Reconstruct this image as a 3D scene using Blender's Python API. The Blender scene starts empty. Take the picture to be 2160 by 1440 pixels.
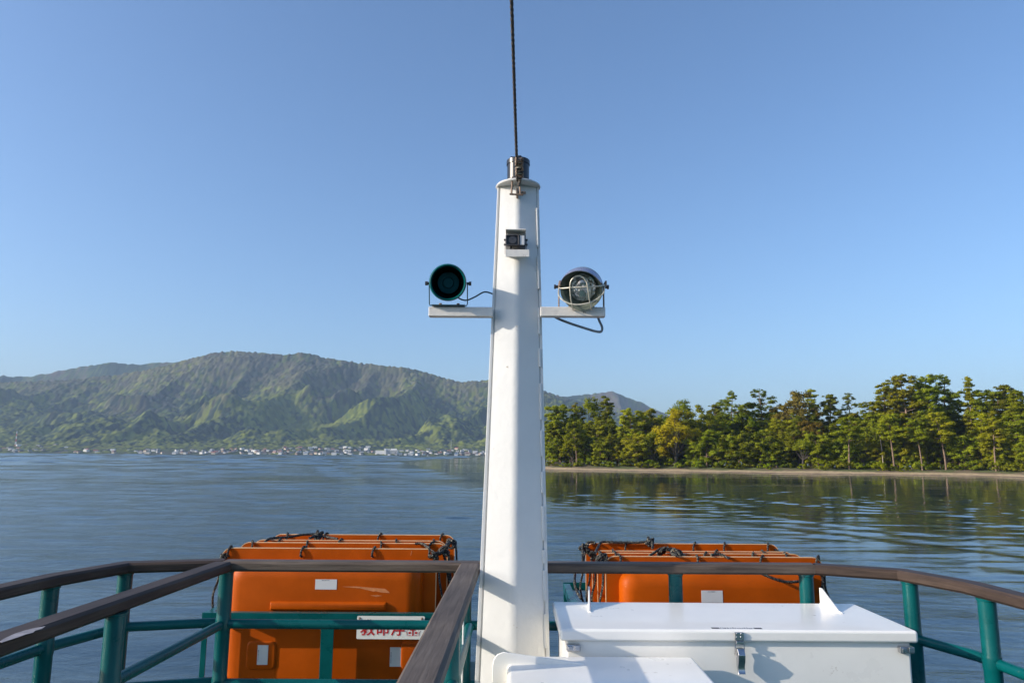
import bpy, bmesh, math, random
import numpy as np
from mathutils import Vector, Matrix, Euler
R = math.radians
C = bpy.context.scene.collection
SC = bpy.context.scene
random.seed(7)
RNG = np.random.default_rng(11)

# ------------------------------------------------------------------ camera
CAM = Vector((0, 0, 1.6))
PITCH, ROLL, F = math.atan(240.0 / 1500.0), R(0.35), 1500.0
fwd = Vector((0, math.cos(PITCH), math.sin(PITCH)))
r0 = Vector((1, 0, 0)); u0 = r0.cross(fwd)
right = (r0 * math.cos(ROLL) + u0 * math.sin(ROLL)); up = (u0 * math.cos(ROLL) - r0 * math.sin(ROLL))
WZ = -2.8                                    # water level (deck is z = 0)

def ray(px, py):
    return fwd + right * ((px - 1080) / F) - up * ((py - 720) / F)
def atY(px, py, Y):
    d = ray(px, py); return CAM + d * (Y / d.y)
def atZ(px, py, z):
    d = ray(px, py); return CAM + d * ((z - CAM.z) / d.z)

cd = bpy.data.cameras.new('camera'); cam = bpy.data.objects.new('camera', cd); C.objects.link(cam)
cd.sensor_width = 36; cd.lens = 36 * F / 2160; cd.clip_start = 0.05; cd.clip_end = 60000
M3 = Matrix((right, up, -fwd)).transposed()
cam.matrix_world = Matrix.Translation(CAM) @ M3.to_4x4()
SC.camera = cam

# ------------------------------------------------------------------ materials
def newmat(name):
    m = bpy.data.materials.new(name); m.use_nodes = True
    nt = m.node_tree; b = nt.nodes['Principled BSDF']
    return m, nt, b
def nd(nt, t, **kw):
    n = nt.nodes.new(t)
    for k, v in kw.items():
        if k in n.inputs: n.inputs[k].default_value = v
        else: setattr(n, k, v)
    return n
def ramp(nt, src, stops):
    n = nt.nodes.new('ShaderNodeValToRGB'); el = n.color_ramp.elements
    while len(el) < len(stops): el.new(0.5)
    for e, (p, c) in zip(el, stops):
        e.position = p; e.color = (c[0], c[1], c[2], 1)
    nt.links.new(src, n.inputs['Fac']); return n
def mixc(nt, fac, a, b, mode='MIX'):
    n = nt.nodes.new('ShaderNodeMix'); n.data_type = 'RGBA'; n.blend_type = mode
    for s, v in ((n.inputs[0], fac), (n.inputs[6], a), (n.inputs[7], b)):
        if hasattr(v, 'is_output'): nt.links.new(v, s)
        elif isinstance(v, (int, float)): s.default_value = v
        else: s.default_value = (v[0], v[1], v[2], 1)
    return n.outputs[2]
def simple(name, col, rough=0.5, metal=0.0, var=0.12, scale=6.0, bump=0.0, bscale=60, coat=0.0, spec=0.5, dirt=None, dthr=(0.62, 0.7), dscale=14):
    m, nt, b = newmat(name)
    tc = nd(nt, 'ShaderNodeTexCoord')
    n = nd(nt, 'ShaderNodeTexNoise', Scale=scale, Detail=5.0, Roughness=0.6)
    nt.links.new(tc.outputs['Object'], n.inputs['Vector'])
    lo = [c * (1 - var) for c in col]; hi = [min(1, c * (1 + var)) for c in col]
    out = ramp(nt, n.outputs['Fac'], [(0.3, lo), (0.7, hi)]).outputs['Color']
    if dirt:
        n2 = nd(nt, 'ShaderNodeTexNoise', Scale=dscale, Detail=8.0, Roughness=0.7)
        nt.links.new(tc.outputs['Object'], n2.inputs['Vector'])
        f = ramp(nt, n2.outputs['Fac'], [(dthr[0], (0, 0, 0)), (dthr[1], (1, 1, 1))]).outputs['Color']
        out = mixc(nt, f, out, dirt)
    nt.links.new(out, b.inputs['Base Color'])
    b.inputs['Roughness'].default_value = rough; b.inputs['Metallic'].default_value = metal
    b.inputs['Coat Weight'].default_value = coat; b.inputs['Specular IOR Level'].default_value = spec
    rn = ramp(nt, n.outputs['Fac'], [(0.2, (rough * 0.8,) * 3), (0.8, (min(1, rough * 1.25),) * 3)])
    nt.links.new(rn.outputs['Color'], b.inputs['Roughness'])
    if bump:
        n3 = nd(nt, 'ShaderNodeTexNoise', Scale=bscale, Detail=4.0)
        nt.links.new(tc.outputs['Object'], n3.inputs['Vector'])
        bp = nd(nt, 'ShaderNodeBump', Strength=bump, Distance=0.01)
        nt.links.new(n3.outputs['Fac'], bp.inputs['Height']); nt.links.new(bp.outputs['Normal'], b.inputs['Normal'])
    return m
def leafmat(name, cols, trans=0.5):
    m, nt, b = newmat(name)
    tc = nd(nt, 'ShaderNodeTexCoord'); oi = nd(nt, 'ShaderNodeObjectInfo')
    n = nd(nt, 'ShaderNodeTexNoise', Scale=0.55, Detail=4.0, Roughness=0.65)
    nt.links.new(tc.outputs['Object'], n.inputs['Vector'])
    c = ramp(nt, n.outputs['Fac'], [(0.32, cols[0]), (0.5, cols[1]), (0.68, cols[2])]).outputs['Color']
    hs = nd(nt, 'ShaderNodeHueSaturation')
    mr = nd(nt, 'ShaderNodeMapRange'); mr.inputs[3].default_value = 0.475; mr.inputs[4].default_value = 0.515
    nt.links.new(oi.outputs['Random'], mr.inputs[0]); nt.links.new(mr.outputs[0], hs.inputs['Hue'])
    mv = nd(nt, 'ShaderNodeMapRange'); mv.inputs[3].default_value = 0.7; mv.inputs[4].default_value = 1.25
    fr = nd(nt, 'ShaderNodeMath', operation='FRACT'); mm = nd(nt, 'ShaderNodeMath', operation='MULTIPLY'); mm.inputs[1].default_value = 7.31
    nt.links.new(oi.outputs['Random'], mm.inputs[0]); nt.links.new(mm.outputs[0], fr.inputs[0]); nt.links.new(fr.outputs[0], mv.inputs[0])
    nt.links.new(mv.outputs[0], hs.inputs['Value']); nt.links.new(c, hs.inputs['Color'])
    nt.links.new(hs.outputs['Color'], b.inputs['Base Color']); b.inputs['Roughness'].default_value = 0.6
    b.inputs['Specular IOR Level'].default_value = 0.12
    tr = nd(nt, 'ShaderNodeBsdfTranslucent'); nt.links.new(hs.outputs['Color'], tr.inputs['Color'])
    mx = nd(nt, 'ShaderNodeMixShader'); mx.inputs[0].default_value = trans
    nt.links.new(b.outputs[0], mx.inputs[1]); nt.links.new(tr.outputs[0], mx.inputs[2])
    nt.links.new(mx.outputs[0], nt.nodes['Material Output'].inputs['Surface'])
    return m
MT = {}
MT['white'] = simple('white_paint', (0.725, 0.715, 0.69), 0.38, var=0.04, scale=3, bump=0.2, bscale=26, dirt=(0.40, 0.34, 0.27), dthr=(0.665, 0.70), dscale=13)
MT['whiteclean'] = simple('white_gelcoat', (0.87, 0.845, 0.79), 0.3, var=0.03, scale=4, bump=0.05, bscale=9, coat=0.2, dirt=(0.55, 0.50, 0.43), dthr=(0.66, 0.72), dscale=9)
MT['whitearm'] = simple('weathered_white_paint', (0.74, 0.70, 0.65), 0.55, var=0.10, scale=9, bump=0.25, bscale=40, dirt=(0.20, 0.14, 0.10), dthr=(0.63, 0.67), dscale=22)
MT['teal'] = simple('teal_paint', (0.0003, 0.084, 0.086), 0.28, var=0.2, scale=5, bump=0.12, bscale=22, coat=0.0, spec=0.3, dirt=(0.05, 0.13, 0.12), dthr=(0.66, 0.69), dscale=18)
MT['orange'] = simple('orange_fibreglass', (0.43, 0.072, 0.0004), 0.45, var=0.16, scale=3.5, bump=0.05, bscale=10, coat=0.0, spec=0.14, dirt=(0.58, 0.21, 0.06), dthr=(0.66, 0.70), dscale=7)
MT['orangeedge'] = simple('pale_fibreglass_edge', (0.75, 0.45, 0.22), 0.5)
MT['black'] = simple('black_plastic', (0.012, 0.012, 0.014), 0.3, var=0.3)
MT['darkmetal'] = simple('dark_metal', (0.10, 0.09, 0.09), 0.4, metal=0.7, var=0.3, scale=40)
MT['steel'] = simple('stainless_steel', (0.55, 0.54, 0.55), 0.22, metal=1.0, var=0.15, scale=30)
MT['rusty'] = simple('rusty_steel', (0.28, 0.20, 0.15), 0.6, metal=0.5, var=0.4, scale=60)
MT['wire'] = simple('galvanised_wire', (0.60, 0.56, 0.46), 0.4, metal=0.4, var=0.2, scale=50)
MT['cable'] = simple('grey_cable', (0.14, 0.17, 0.20), 0.5, var=0.15)
MT['tealcable'] = simple('dark_teal_cable', (0.01, 0.05, 0.06), 0.4)
MT['rope'] = simple('black_flecked_rope', (0.012, 0.012, 0.014), 0.8, var=0.4, scale=40, dirt=(0.30, 0.28, 0.20), dthr=(0.56, 0.60), dscale=120)
MT['stay'] = simple('grey_wire_rope', (0.10, 0.085, 0.075), 0.6, metal=0.3, var=0.35, scale=60)
MT['sticker'] = simple('white_sticker', (0.62, 0.62, 0.63), 0.5, var=0.05)
MT['signwhite'] = simple('white_sign_board', (0.78, 0.78, 0.74), 0.35, var=0.03)
MT['red'] = simple('red_lettering', (0.50, 0.015, 0.02), 0.45, var=0.05)
MT['ink'] = simple('black_lettering', (0.02, 0.02, 0.03), 0.5)
MT['hornin'] = simple('dark_horn_interior', (0.0008, 0.004, 0.005), 0.8, spec=0.05)
MT['horncone'] = simple('horn_cone', (0.003, 0.085, 0.10), 0.6, spec=0.2)
MT['green_grey'] = simple('grey_green_paint', (0.13, 0.15, 0.12), 0.4, var=0.15, coat=0.1)
MT['visor'] = simple('bluish_steel_visor', (0.34, 0.34, 0.44), 0.25, metal=0.5, var=0.1)
MT['deckgreen'] = simple('deck_paint', (0.06, 0.14, 0.11), 0.6)
MT['hull'] = simple('hull_paint', (0.7, 0.7, 0.7), 0.4)

def woodmat(name='weathered_wood', cs=None):
    cs = cs or [(0.22, (0.018, 0.012, 0.010)), (0.5, (0.046, 0.031, 0.024)), (0.80, (0.085, 0.062, 0.048))]
    m, nt, b = newmat(name)
    tc = nd(nt, 'ShaderNodeTexCoord'); mp = nd(nt, 'ShaderNodeMapping')
    at = nd(nt, 'ShaderNodeAttribute', attribute_name='along')
    mp.inputs['Scale'].default_value = (3, 60, 60)
    nt.links.new(at.outputs['Vector'], mp.inputs['Vector'])
    n = nd(nt, 'ShaderNodeTexNoise', Scale=1.0, Detail=8.0, Roughness=0.65, Distortion=0.6)
    nt.links.new(mp.outputs[0], n.inputs['Vector'])
    n2 = nd(nt, 'ShaderNodeTexNoise', Scale=2.2, Detail=3.0); nt.links.new(tc.outputs['Object'], n2.inputs['Vector'])
    a = ramp(nt, n.outputs['Fac'], cs).outputs['Color']
    b2 = ramp(nt, n2.outputs['Fac'], [(0.35, (0.78, 0.74, 0.74)), (0.65, (1.25, 1.2, 1.15))]).outputs['Color']
    nt.links.new(mixc(nt, 1.0, a, b2, 'MULTIPLY'), b.inputs['Base Color'])
    b.inputs['Roughness'].default_value = 0.62; b.inputs['Specular IOR Level'].default_value = 0.3
    bp = nd(nt, 'ShaderNodeBump', Strength=0.35, Distance=0.004); nt.links.new(n.outputs['Fac'], bp.inputs['Height'])
    nt.links.new(bp.outputs['Normal'], b.inputs['Normal'])
    return m
MT['wood'] = woodmat()
MT['greywood'] = woodmat('greyed_weathered_wood', [(0.24, (0.030, 0.022, 0.018)), (0.45, (0.085, 0.066, 0.052)), (0.78, (0.15, 0.125, 0.105))])

# ------------------------------------------------------------------ mesh helpers
class MB:
    def __init__(s): s.v = []; s.f = []; s.al = {}
    def add(s, vs, fs):
        o = len(s.v); s.v += [tuple(v) for v in vs]; s.f += [tuple(i + o for i in f) for f in fs]; return s
    def box(s, c, size, rot=None, M=None):
        x, y, z = size[0] / 2, size[1] / 2, size[2] / 2
        vs = [Vector((a * x, b * y, d * z)) for d in (-1, 1) for b in (-1, 1) for a in (-1, 1)]
        if rot: vs = [Euler(rot).to_matrix() @ v for v in vs]
        vs = [v + Vector(c) for v in vs]
        if M: vs = [M @ v for v in vs]
        return s.add(vs, [(0, 2, 3, 1), (4, 5, 7, 6), (0, 1, 5, 4), (2, 6, 7, 3), (0, 4, 6, 2), (1, 3, 7, 5)])
    def tube(s, pts, r, n=12, cap=True, twist=None):
        pts = [Vector(p) for p in pts]; N = len(pts)
        rr = r if isinstance(r, (list, tuple)) else [r] * N
        prev = None; vs = []; L = 0
        for i, p in enumerate(pts):
            t = (pts[min(i + 1, N - 1)] - pts[max(i - 1, 0)])
            t = t.normalized() if t.length > 1e-9 else Vector((0, 0, 1))
            if prev is None:
                a = Vector((0, 0, 1)) if abs(t.z) < 0.9 else Vector((1, 0, 0))
                nx = t.cross(a).normalized()
            else:
                nx = (prev - t * prev.dot(t)); nx = nx.normalized() if nx.length > 1e-6 else t.orthogonal().normalized()
            prev = nx; ny = t.cross(nx)
            if i: L += (pts[i] - pts[i - 1]).length
            for k in range(n):
                a = 2 * math.pi * k / n; q = rr[i]
                if twist: q *= 1 + 0.28 * math.cos(3 * (a - L * twist))
                vs.append(p + nx * (q * math.cos(a)) + ny * (q * math.sin(a)))
        fs = [(i * n + k, i * n + (k + 1) % n, (i + 1) * n + (k + 1) % n, (i + 1) * n + k) for i in range(N - 1) for k in range(n)]
        if cap: fs += [tuple(range(n - 1, -1, -1)), tuple((N - 1) * n + k for k in range(n))]
        return s.add(vs, fs)
    def lathe(s, prof, n=40, M=None, closed=False, cap=True):
        vs = []; N = len(prof)
        for r, z in prof:
            for k in range(n):
                a = 2 * math.pi * k / n; vs.append(Vector((r * math.cos(a), r * math.sin(a), z)))
        if M: vs = [M @ v for v in vs]
        fs = [(i * n + k, i * n + (k + 1) % n, (i + 1) * n + (k + 1) % n, (i + 1) * n + k) for i in range(N - 1) for k in range(n)]
        if closed: fs += [((N - 1) * n + k, (N - 1) * n + (k + 1) % n, (k + 1) % n, k) for k in range(n)]
        elif cap:
            if prof[0][0] > 1e-6: fs.append(tuple(range(n - 1, -1, -1)))
            if prof[-1][0] > 1e-6: fs.append(tuple((N - 1) * n + k for k in range(n)))
        return s.add(vs, fs)
    def loft(s, rings, cap=True):
        n = len(rings[0]); vs = [v for r in rings for v in r]
        fs = [(i * n + k, i * n + (k + 1) % n, (i + 1) * n + (k + 1) % n, (i + 1) * n + k) for i in range(len(rings) - 1) for k in range(n)]
        if cap: fs += [tuple(range(n - 1, -1, -1)), tuple((len(rings) - 1) * n + k for k in range(n))]
        return s.add(vs, fs)
    def build(s, name, mat, parent=None, bevel=0, seg=2, smooth=38, fix=True):
        me = bpy.data.meshes.new(name); me.from_pydata([tuple(v) for v in s.v], [], s.f)
        if fix:
            bm = bmesh.new(); bm.from_mesh(me); bmesh.ops.remove_doubles(bm, verts=bm.verts, dist=1e-5)
            bmesh.ops.recalc_face_normals(bm, faces=bm.faces); bm.to_mesh(me); bm.free()
        o = bpy.data.objects.new(name, me); C.objects.link(o)
        for m in (mat if isinstance(mat, list) else [mat]): me.materials.append(m)
        if bevel:
            md = o.modifiers.new('bevel', 'BEVEL'); md.width = bevel; md.segments = seg; md.limit_method = 'ANGLE'; md.angle_limit = R(40)
            md.harden_normals = True
        me.polygons.foreach_set('use_smooth', [True] * len(me.polygons)); me.set_sharp_from_angle(angle=R(smooth))
        if parent is not None: o.parent = parent
        return o
def tag(o, label=None, cat=None, group=None, kind=None):
    if label: o['label'] = label
    if cat: o['category'] = cat
    if group: o['group'] = group
    if kind: o['kind'] = kind
    return o
def thing(name, label, cat, group=None, loc=(0, 0, 0), rz=0):
    o = bpy.data.objects.new(name, None); C.objects.link(o); o.location = loc; o.rotation_euler = (0, 0, rz); o.empty_display_size = 0.2
    return tag(o, label, cat, group)
def smoothpath(pts, n=8):
    pts = [Vector(p) for p in pts]; out = []
    for i in range(len(pts) - 1):
        p0, p1, p2, p3 = pts[max(i - 1, 0)], pts[i], pts[i + 1], pts[min(i + 2, len(pts) - 1)]
        for k in range(n):
            t = k / n
            out.append(0.5 * ((2 * p1) + (p2 - p0) * t + (2 * p0 - 5 * p1 + 4 * p2 - p3) * t * t + (3 * p1 - p0 - 3 * p2 + p3) * t ** 3))
    out.append(pts[-1]); return out
def rrect(w, h, r, n=6):
    out = []
    for cx, cy, a0 in ((w / 2 - r, h / 2 - r, 0), (-w / 2 + r, h / 2 - r, 90), (-w / 2 + r, -h / 2 + r, 180), (w / 2 - r, -h / 2 + r, 270)):
        for k in range(n + 1):
            a = R(a0 + 90 * k / n); out.append((cx + r * math.cos(a), cy + r * math.sin(a)))
    return out
def plank(path, w, h):
    """flat rail cap along a path (top surface at path z); returns MB and the along-grain attribute"""
    pts = [Vector(p) for p in path]; N = len(pts); mb = MB(); al = []
    L = 0; rings = []
    for i, p in enumerate(pts):
        a = (pts[i] - pts[i - 1]).normalized() if i else (pts[1] - pts[0]).normalized()
        b = (pts[i + 1] - pts[i]).normalized() if i < N - 1 else a
        t = (a + b).normalized(); sd = Vector((t.y, -t.x, 0)).normalized(); k = 1 / max(0.5, t.dot(a))
        if i: L += (pts[i] - pts[i - 1]).length
        c = 0.012
        prof = [(-w / 2 + c, 0), (w / 2 - c, 0), (w / 2, -c), (w / 2, -h + c), (w / 2 - c, -h), (-w / 2 + c, -h), (-w / 2, -h + c), (-w / 2, -c)]
        rings.append([p + sd * (x * k) + Vector((0, 0, z)) for x, z in prof])
        al += [(L, x, z) for x, z in prof]
    mb.loft(rings); return mb, al
def build_plank(path, w, h, parent, name='handrail', wood='wood'):
    mb, al = plank(path, w, h)
    o = mb.build(name, MT[wood], parent, fix=False, smooth=20)
    at = o.data.attributes.new('along', 'FLOAT_VECTOR', 'POINT')
    at.data.foreach_set('vector', np.array(al, dtype=np.float32).ravel())
    bm = bmesh.new(); bm.from_mesh(o.data); bmesh.ops.recalc_face_normals(bm, faces=bm.faces); bm.to_mesh(o.data); bm.free()
    return o
# ------------------------------------------------------------------ MAST
RT = 1.0
Y_A = (atZ(590, 1181, RT).y + atZ(1650, 1188, RT).y) / 2      # stern rail
MY = Y_A - 0.22
mast = thing('mast', 'tall white tapered steel mast rising in the middle of the stern', 'mast')
ZT = atY(1092, 396, MY).z; ZB = 0.0
def mx_(px, py): return atY(px, py, MY).x
XT, XB = mx_(1093, 396), mx_(1081, 1440)
zt2, zb2 = ZT, atY(1081, 1440, MY).z
HT = (mx_(1136, 396) - mx_(1049, 396)) / 2; HB = (mx_(1160, 1440) - mx_(1001, 1440)) / 2
def mast_c(z):
    t = (z - zb2) / (zt2 - zb2); return XB + (XT - XB) * t, HB + (HT - HB) * t
def ring(z, prof):
    cx, hw = mast_c(z); return [Vector((cx + x * hw, MY + y * hw, z)) for x, y in prof]
zs = [0.0, 0.8, 1.6, 2.4, ZT]
rear = [(-1, -0.07), (-0.90, -0.07), (-0.90, -0.01), (0.90, -0.03), (0.90, -0.07), (1, -0.07), (1, 0.13), (0.62, 0.62), (-0.62, 0.62), (-1, 0.13)]
MB().loft([ring(z, rear) for z in zs]).build('rear_shell', MT['white'], mast, bevel=0.006)
front = [(-0.855, 0.1), (-0.855, -0.10), (-0.16, -0.372), (-0.09, -0.393), (-0.03, -0.402), (0.03, -0.402), (0.09, -0.393), (0.16, -0.372), (0.855, -0.10), (0.855, 0.1)]
MB().loft([ring(z, front) for z in zs]).build('front_shell', MT['white'], mast, smooth=15)
# stitch welded tabs along the two seams
for sgn in (-1, 1):
    z = 0.5 if sgn < 0 else 0.42
    while z < ZT - 0.1:
        L = random.uniform(0.06, 0.24); cx, hw = mast_c(z + L / 2)
        if sgn > 0:
            MB().box((cx + sgn * hw * 0.885, MY - 0.010, z + L / 2), (hw * 0.075, 0.03, L), rot=(0, sgn * -0.028, 0)).build('seam_strip', MT['white'], mast, bevel=0.003)
        z += L + random.uniform(0.03, 0.12)
cxt, hwt = mast_c(ZT)
Mcap = Matrix.Translation((cxt, MY + 0.01, ZT))
MB().lathe([(0, 0.0), (hwt * 1.06, 0.0), (hwt * 1.09, 0.006), (hwt * 1.06, 0.012), (0, 0.012)], 48, Mcap).build('cap_plate', MT['white'], mast)
# cross arms
for nm, xa, xb in (('l', 904, 1040), ('r', 1140, 1277)):
    a = atY(xa, 657, MY - 0.07); b = atY(xb, 657, MY - 0.07)
    MB().box(((a.x + b.x) / 2, MY - 0.045, (a.z + b.z) / 2), (abs(b.x - a.x), 0.055, 0.054)).build('cross_arm', MT['whitearm'], mast, bevel=0.004)
# lug and shelf
lug = atY(1091, 410, MY - 0.05)
MB().box(lug + Vector((0, -0.012, 0)), (0.012, 0.05, 0.05)).box(lug + Vector((0.025, -0.004, 0.008)), (0.05, 0.01, 0.016)).build('stay_lug', MT['rusty'], mast, bevel=0.003)
sh = atY(1091, 538, MY - 0.10)
s_ = MB(); s_.box(sh + Vector((0, -0.0, 0.012)), (0.135, 0.11, 0.006)); s_.box(sh + Vector((0, -0.058, -0.006)), (0.135, 0.006, 0.042))
s_.build('camera_shelf', MT['whitearm'], mast, bevel=0.002)

# black cylinder on top
beacon = thing('masthead_housing', 'black cylindrical housing with bolted base ring on top of the mast', 'mast fitting', loc=(cxt, MY + 0.01, ZT + 0.012))
rc = (mx_(1118, 360) - mx_(1070, 360)) / 2
zc = atY(1094, 338, MY).z - (ZT + 0.012)
MB().lathe([(0, 0), (rc * 1.3, 0), (rc * 1.32, 0.005), (rc * 1.3, 0.022), (rc * 1.05, 0.024), (rc * 1.0, 0.03), (0, 0.03)], 40).build('base_ring', MT['black'], beacon)
MB().lathe([(0, 0.029), (rc * 0.97, 0.029), (rc * 0.97, zc - 0.028), (0, zc - 0.028)], 40).build('barrel', MT['black'], beacon)
cp = MB().lathe([(0, zc - 0.03), (rc * 1.03, zc - 0.03), (rc * 1.03, zc - 0.004), (rc * 0.98, zc), (0, zc)], 40)
for k in range(5):
    a = R(40 + 60 * k); cp.box((math.cos(a) * rc * 0.7, math.sin(a) * rc * 0.7, zc + 0.004), (0.02, 0.02, 0.012))
cp.build('lid', MT['black'], beacon, bevel=0.001)
for k in range(8):
    a = R(45 * k + 20); MB().lathe([(0, 0.022), (0.006, 0.022), (0.006, 0.03), (0, 0.03)], 6, Matrix.Translation((math.cos(a) * rc * 1.17, math.sin(a) * rc * 1.17, 0))).build('bolt', MT['rusty'], beacon)

# stay wire
stay = thing('stay_wire', 'dark twisted wire stay running up from the shackle at the mast top', 'stay wire')
p0 = lug + Vector((0.0, -0.055, 0.06)); pm = atY(1079, 0, MY - 1.15)
p1 = p0 + (pm - p0) * 6.0
wp = [p0.lerp(p1, k / 700) for k in range(701)]
MB().tube(wp, 0.0076, 9, twist=150).build('wire_rope', MT['stay'], stay)
# shackle (bow + pin), thimble, clamps and doubled tail
sk = MB(); q = lug + Vector((-0.008, -0.045, 0))
bow = [q + Vector((0.022 * math.cos(a) * (1.0 if math.sin(a) > 0 else 1), -0.004, 0.055 + 0.022 * math.sin(a))) for a in [R(-10 + 200 * k / 14) for k in range(15)]]
sk.tube([q + Vector((0.026, 0, -0.02))] + bow + [q + Vector((-0.026, 0, -0.02))], 0.0055, 8)
sk.tube([q + Vector((-0.036, 0, -0.016)), q + Vector((0.04, 0, -0.02))], 0.006, 8)
sk.build('shackle', MT['rusty'], stay)
dirw = (pm - p0).normalized()
for k, dd in enumerate((0.045, 0.085, 0.125, 0.16)):
    cl = MB(); c = p0 + dirw * dd + Vector((0.014, -0.004, 0))
    cl.box(c, (0.046, 0.024, 0.017), rot=(0.3 * k, 0.25 * (-1) ** k, 0.2))
    for s in (-1, 1):
        cl.lathe([(0, -0.018), (0.006, -0.018), (0.006, 0.018), (0, 0.018)], 8, Matrix.Translation(c + Vector((s * 0.014, -0.012, 0))) @ Euler((R(90), 0, 0.3 * s)).to_matrix().to_4x4())
    cl.build('wire_clamp', MT['rusty'], stay, bevel=0.003)
tl = [p0 + Vector((0.006, 0, -0.03)), p0 + dirw * 0.03 + Vector((0.02, 0, 0)), p0 + dirw * 0.09 + Vector((0.026, 0.002, 0)), p0 + dirw * 0.16 + Vector((0.03, 0.004, 0)), p0 + dirw * 0.185 + Vector((0.036, 0.006, -0.01))]
MB().tube(smoothpath(tl, 20), 0.0075, 9, twist=150).build('wire_tail', MT['stay'], stay)
sz = []
for k in range(120):
    t = k / 119; a = t * 2 * math.pi * 8; c = p0 + dirw * (0.03 + 0.135 * t) + Vector((0.012, 0, 0))
    sz.append(c + Vector((0.021 * math.cos(a), 0.013 * math.sin(a), 0.006 * math.sin(a * 0.37))))
MB().tube(sz, 0.003, 5).build('seizing', MT['wire'], stay)

# surveillance camera
cc = atY(1088, 507, MY - 0.14)
scam = thing('security_camera', 'small black box camera on a bracket high on the mast front', 'camera', loc=cc)
wv = 0.112; hv = 0.066
MB().box((0, 0.05, 0), (wv, 0.10, hv)).build('body', MT['black'], scam, bevel=0.004)
fr = MB(); fr.box((-0.018, -0.004, hv * 0.42), (0.07, 0.012, 0.006)).box((-0.018, -0.004, -hv * 0.42), (0.07, 0.012, 0.006)).box((-0.054, -0.004, 0), (0.006, 0.012, hv * 0.9)).box((0.016, -0.004, 0), (0.006, 0.012, hv * 0.9))
fr.build('lens_frame', MT['darkmetal'], scam, bevel=0.001)
MB().lathe([(0, 0.0), (0.02, 0.0), (0.022, 0.006), (0.0, 0.007)], 24, Matrix.Translation((-0.018, -0.002, 0)) @ Euler((R(90), 0, 0)).to_matrix().to_4x4()).build('lens', MT['darkmetal'], scam)
MB().box((0.036, -0.003, 0), (0.026, 0.006, hv * 0.82)).build('light_panel', MT['sticker'], scam, bevel=0.002)
MB().box((0, 0.028, hv * 0.5 + 0.018), (wv * 1.02, 0.10, 0.006), rot=(R(-8), 0, 0)).box((0, 0.06, hv * 0.5 + 0.006), (wv * 0.9, 0.06, 0.02)).build('sun_visor', MT['whitearm'], scam, bevel=0.002)
br = MB()
for s in (-1, 1):
    br = MB(); br.tube([(s * (wv / 2 + 0.004), 0.03, 0.01), (s * (wv / 2 + 0.004), 0.03, -0.072), (s * (wv / 2 - 0.012), 0.03, -0.076)], 0.0022, 6)
    for z in (0.012, -0.016): br.lathe([(0, -0.007), (0.006, -0.007), (0.006, 0.007), (0, 0.007)], 8, Matrix.Translation((s * (wv / 2 + 0.004), 0.03, z)) @ Euler((0, R(90), 0)).to_matrix().to_4x4())
    br.build('bracket', MT['darkmetal'], scam)
MB().tube(smoothpath([(-0.025, 0.02, -hv / 2 + 0.005), (-0.026, 0.018, -0.05), (-0.012, 0.03, -0.048), (-0.01, 0.07, -0.05)], 6), 0.007, 8).build('cable', MT['black'], scam)

# horn
hc = atY(945, 596, MY - 0.13)
horn = thing('ship_horn', 'round dark teal loudspeaker horn on the left cross arm', 'horn', loc=hc)
Mh = (CAM - hc + Vector((-0.15, 0, 0.12))).to_track_quat('Z', 'Y').to_matrix().to_4x4()
r_ = 0.103
MB().lathe([(r_ * 0.86, 0.028), (r_ * 0.93, 0.040), (r_, 0.032), (r_ * 1.0, 0.016), (r_ * 0.93, -0.01), (r_ * 0.78, -0.08), (r_ * 0.6, -0.14), (0, -0.15),
            ], 56, Mh, cap=False).build('bell', MT['teal'], horn, smooth=60)
MB().lathe([(r_ * 0.862, 0.029), (r_ * 0.80, -0.02), (r_ * 0.62, -0.085), (0, -0.085)], 56, Mh, cap=False).build('bell_interior', MT['hornin'], horn, smooth=60)
MB().lathe([(0, -0.05), (r_ * 0.26, -0.05), (r_ * 0.30, -0.055), (r_ * 0.31, -0.058), (r_ * 0.34, -0.052), (r_ * 0.58, -0.058), (r_ * 0.60, -0.065), (0, -0.08)], 48, Mh).build('reflex_cone', MT['horncone'], horn, smooth=25)
zb = atY(945, 646, MY - 0.07).z - hc.z
yb = MB()
for s in (-1, 1):
    x = s * (r_ + 0.004)
    yb.tube([(x, 0.02, 0.0), (x, 0.05, zb + 0.012), (x * 0.96, 0.05, zb + 0.003), (x * 0.7, 0.05, zb + 0.003)], 0.003, 8)
yb.box((0, 0.06, zb + 0.003), (r_ * 1.8, 0.05, 0.005))
yb.build('yoke', MT['tealcable'], horn)
for s in (-1, 1): MB().lathe([(0, 0), (0.008, 0), (0.008, 0.012), (0.012, 0.012), (0.012, 0.026), (0, 0.026)], 8, Matrix.Translation((s * r_, 0.02, 0)) @ Euler((0, R(90 * s), 0)).to_matrix().to_4x4()).build('pivot_bolt', MT['darkmetal'], horn)
for px in (931, 968):
    q = atY(px, 642, MY) - hc; MB().lathe([(0, -0.006), (0.009, -0.006), (0.009, 0.010), (0, 0.010)], 6, Matrix.Translation((q.x, 0.075, zb + 0.010))).build('base_bolt', MT['rusty'], horn)
cab = [atY(962, 624, MY - 0.0), atY(972, 631, MY - 0.0), atY(985, 633, MY), atY(1002, 626, MY), atY(1018, 617, MY), atY(1028, 616, MY), atY(1042, 621, MY)]
MB().tube([p - hc for p in smoothpath(cab, 8)], 0.0045, 8).build('cable', MT['tealcable'], horn)

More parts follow.
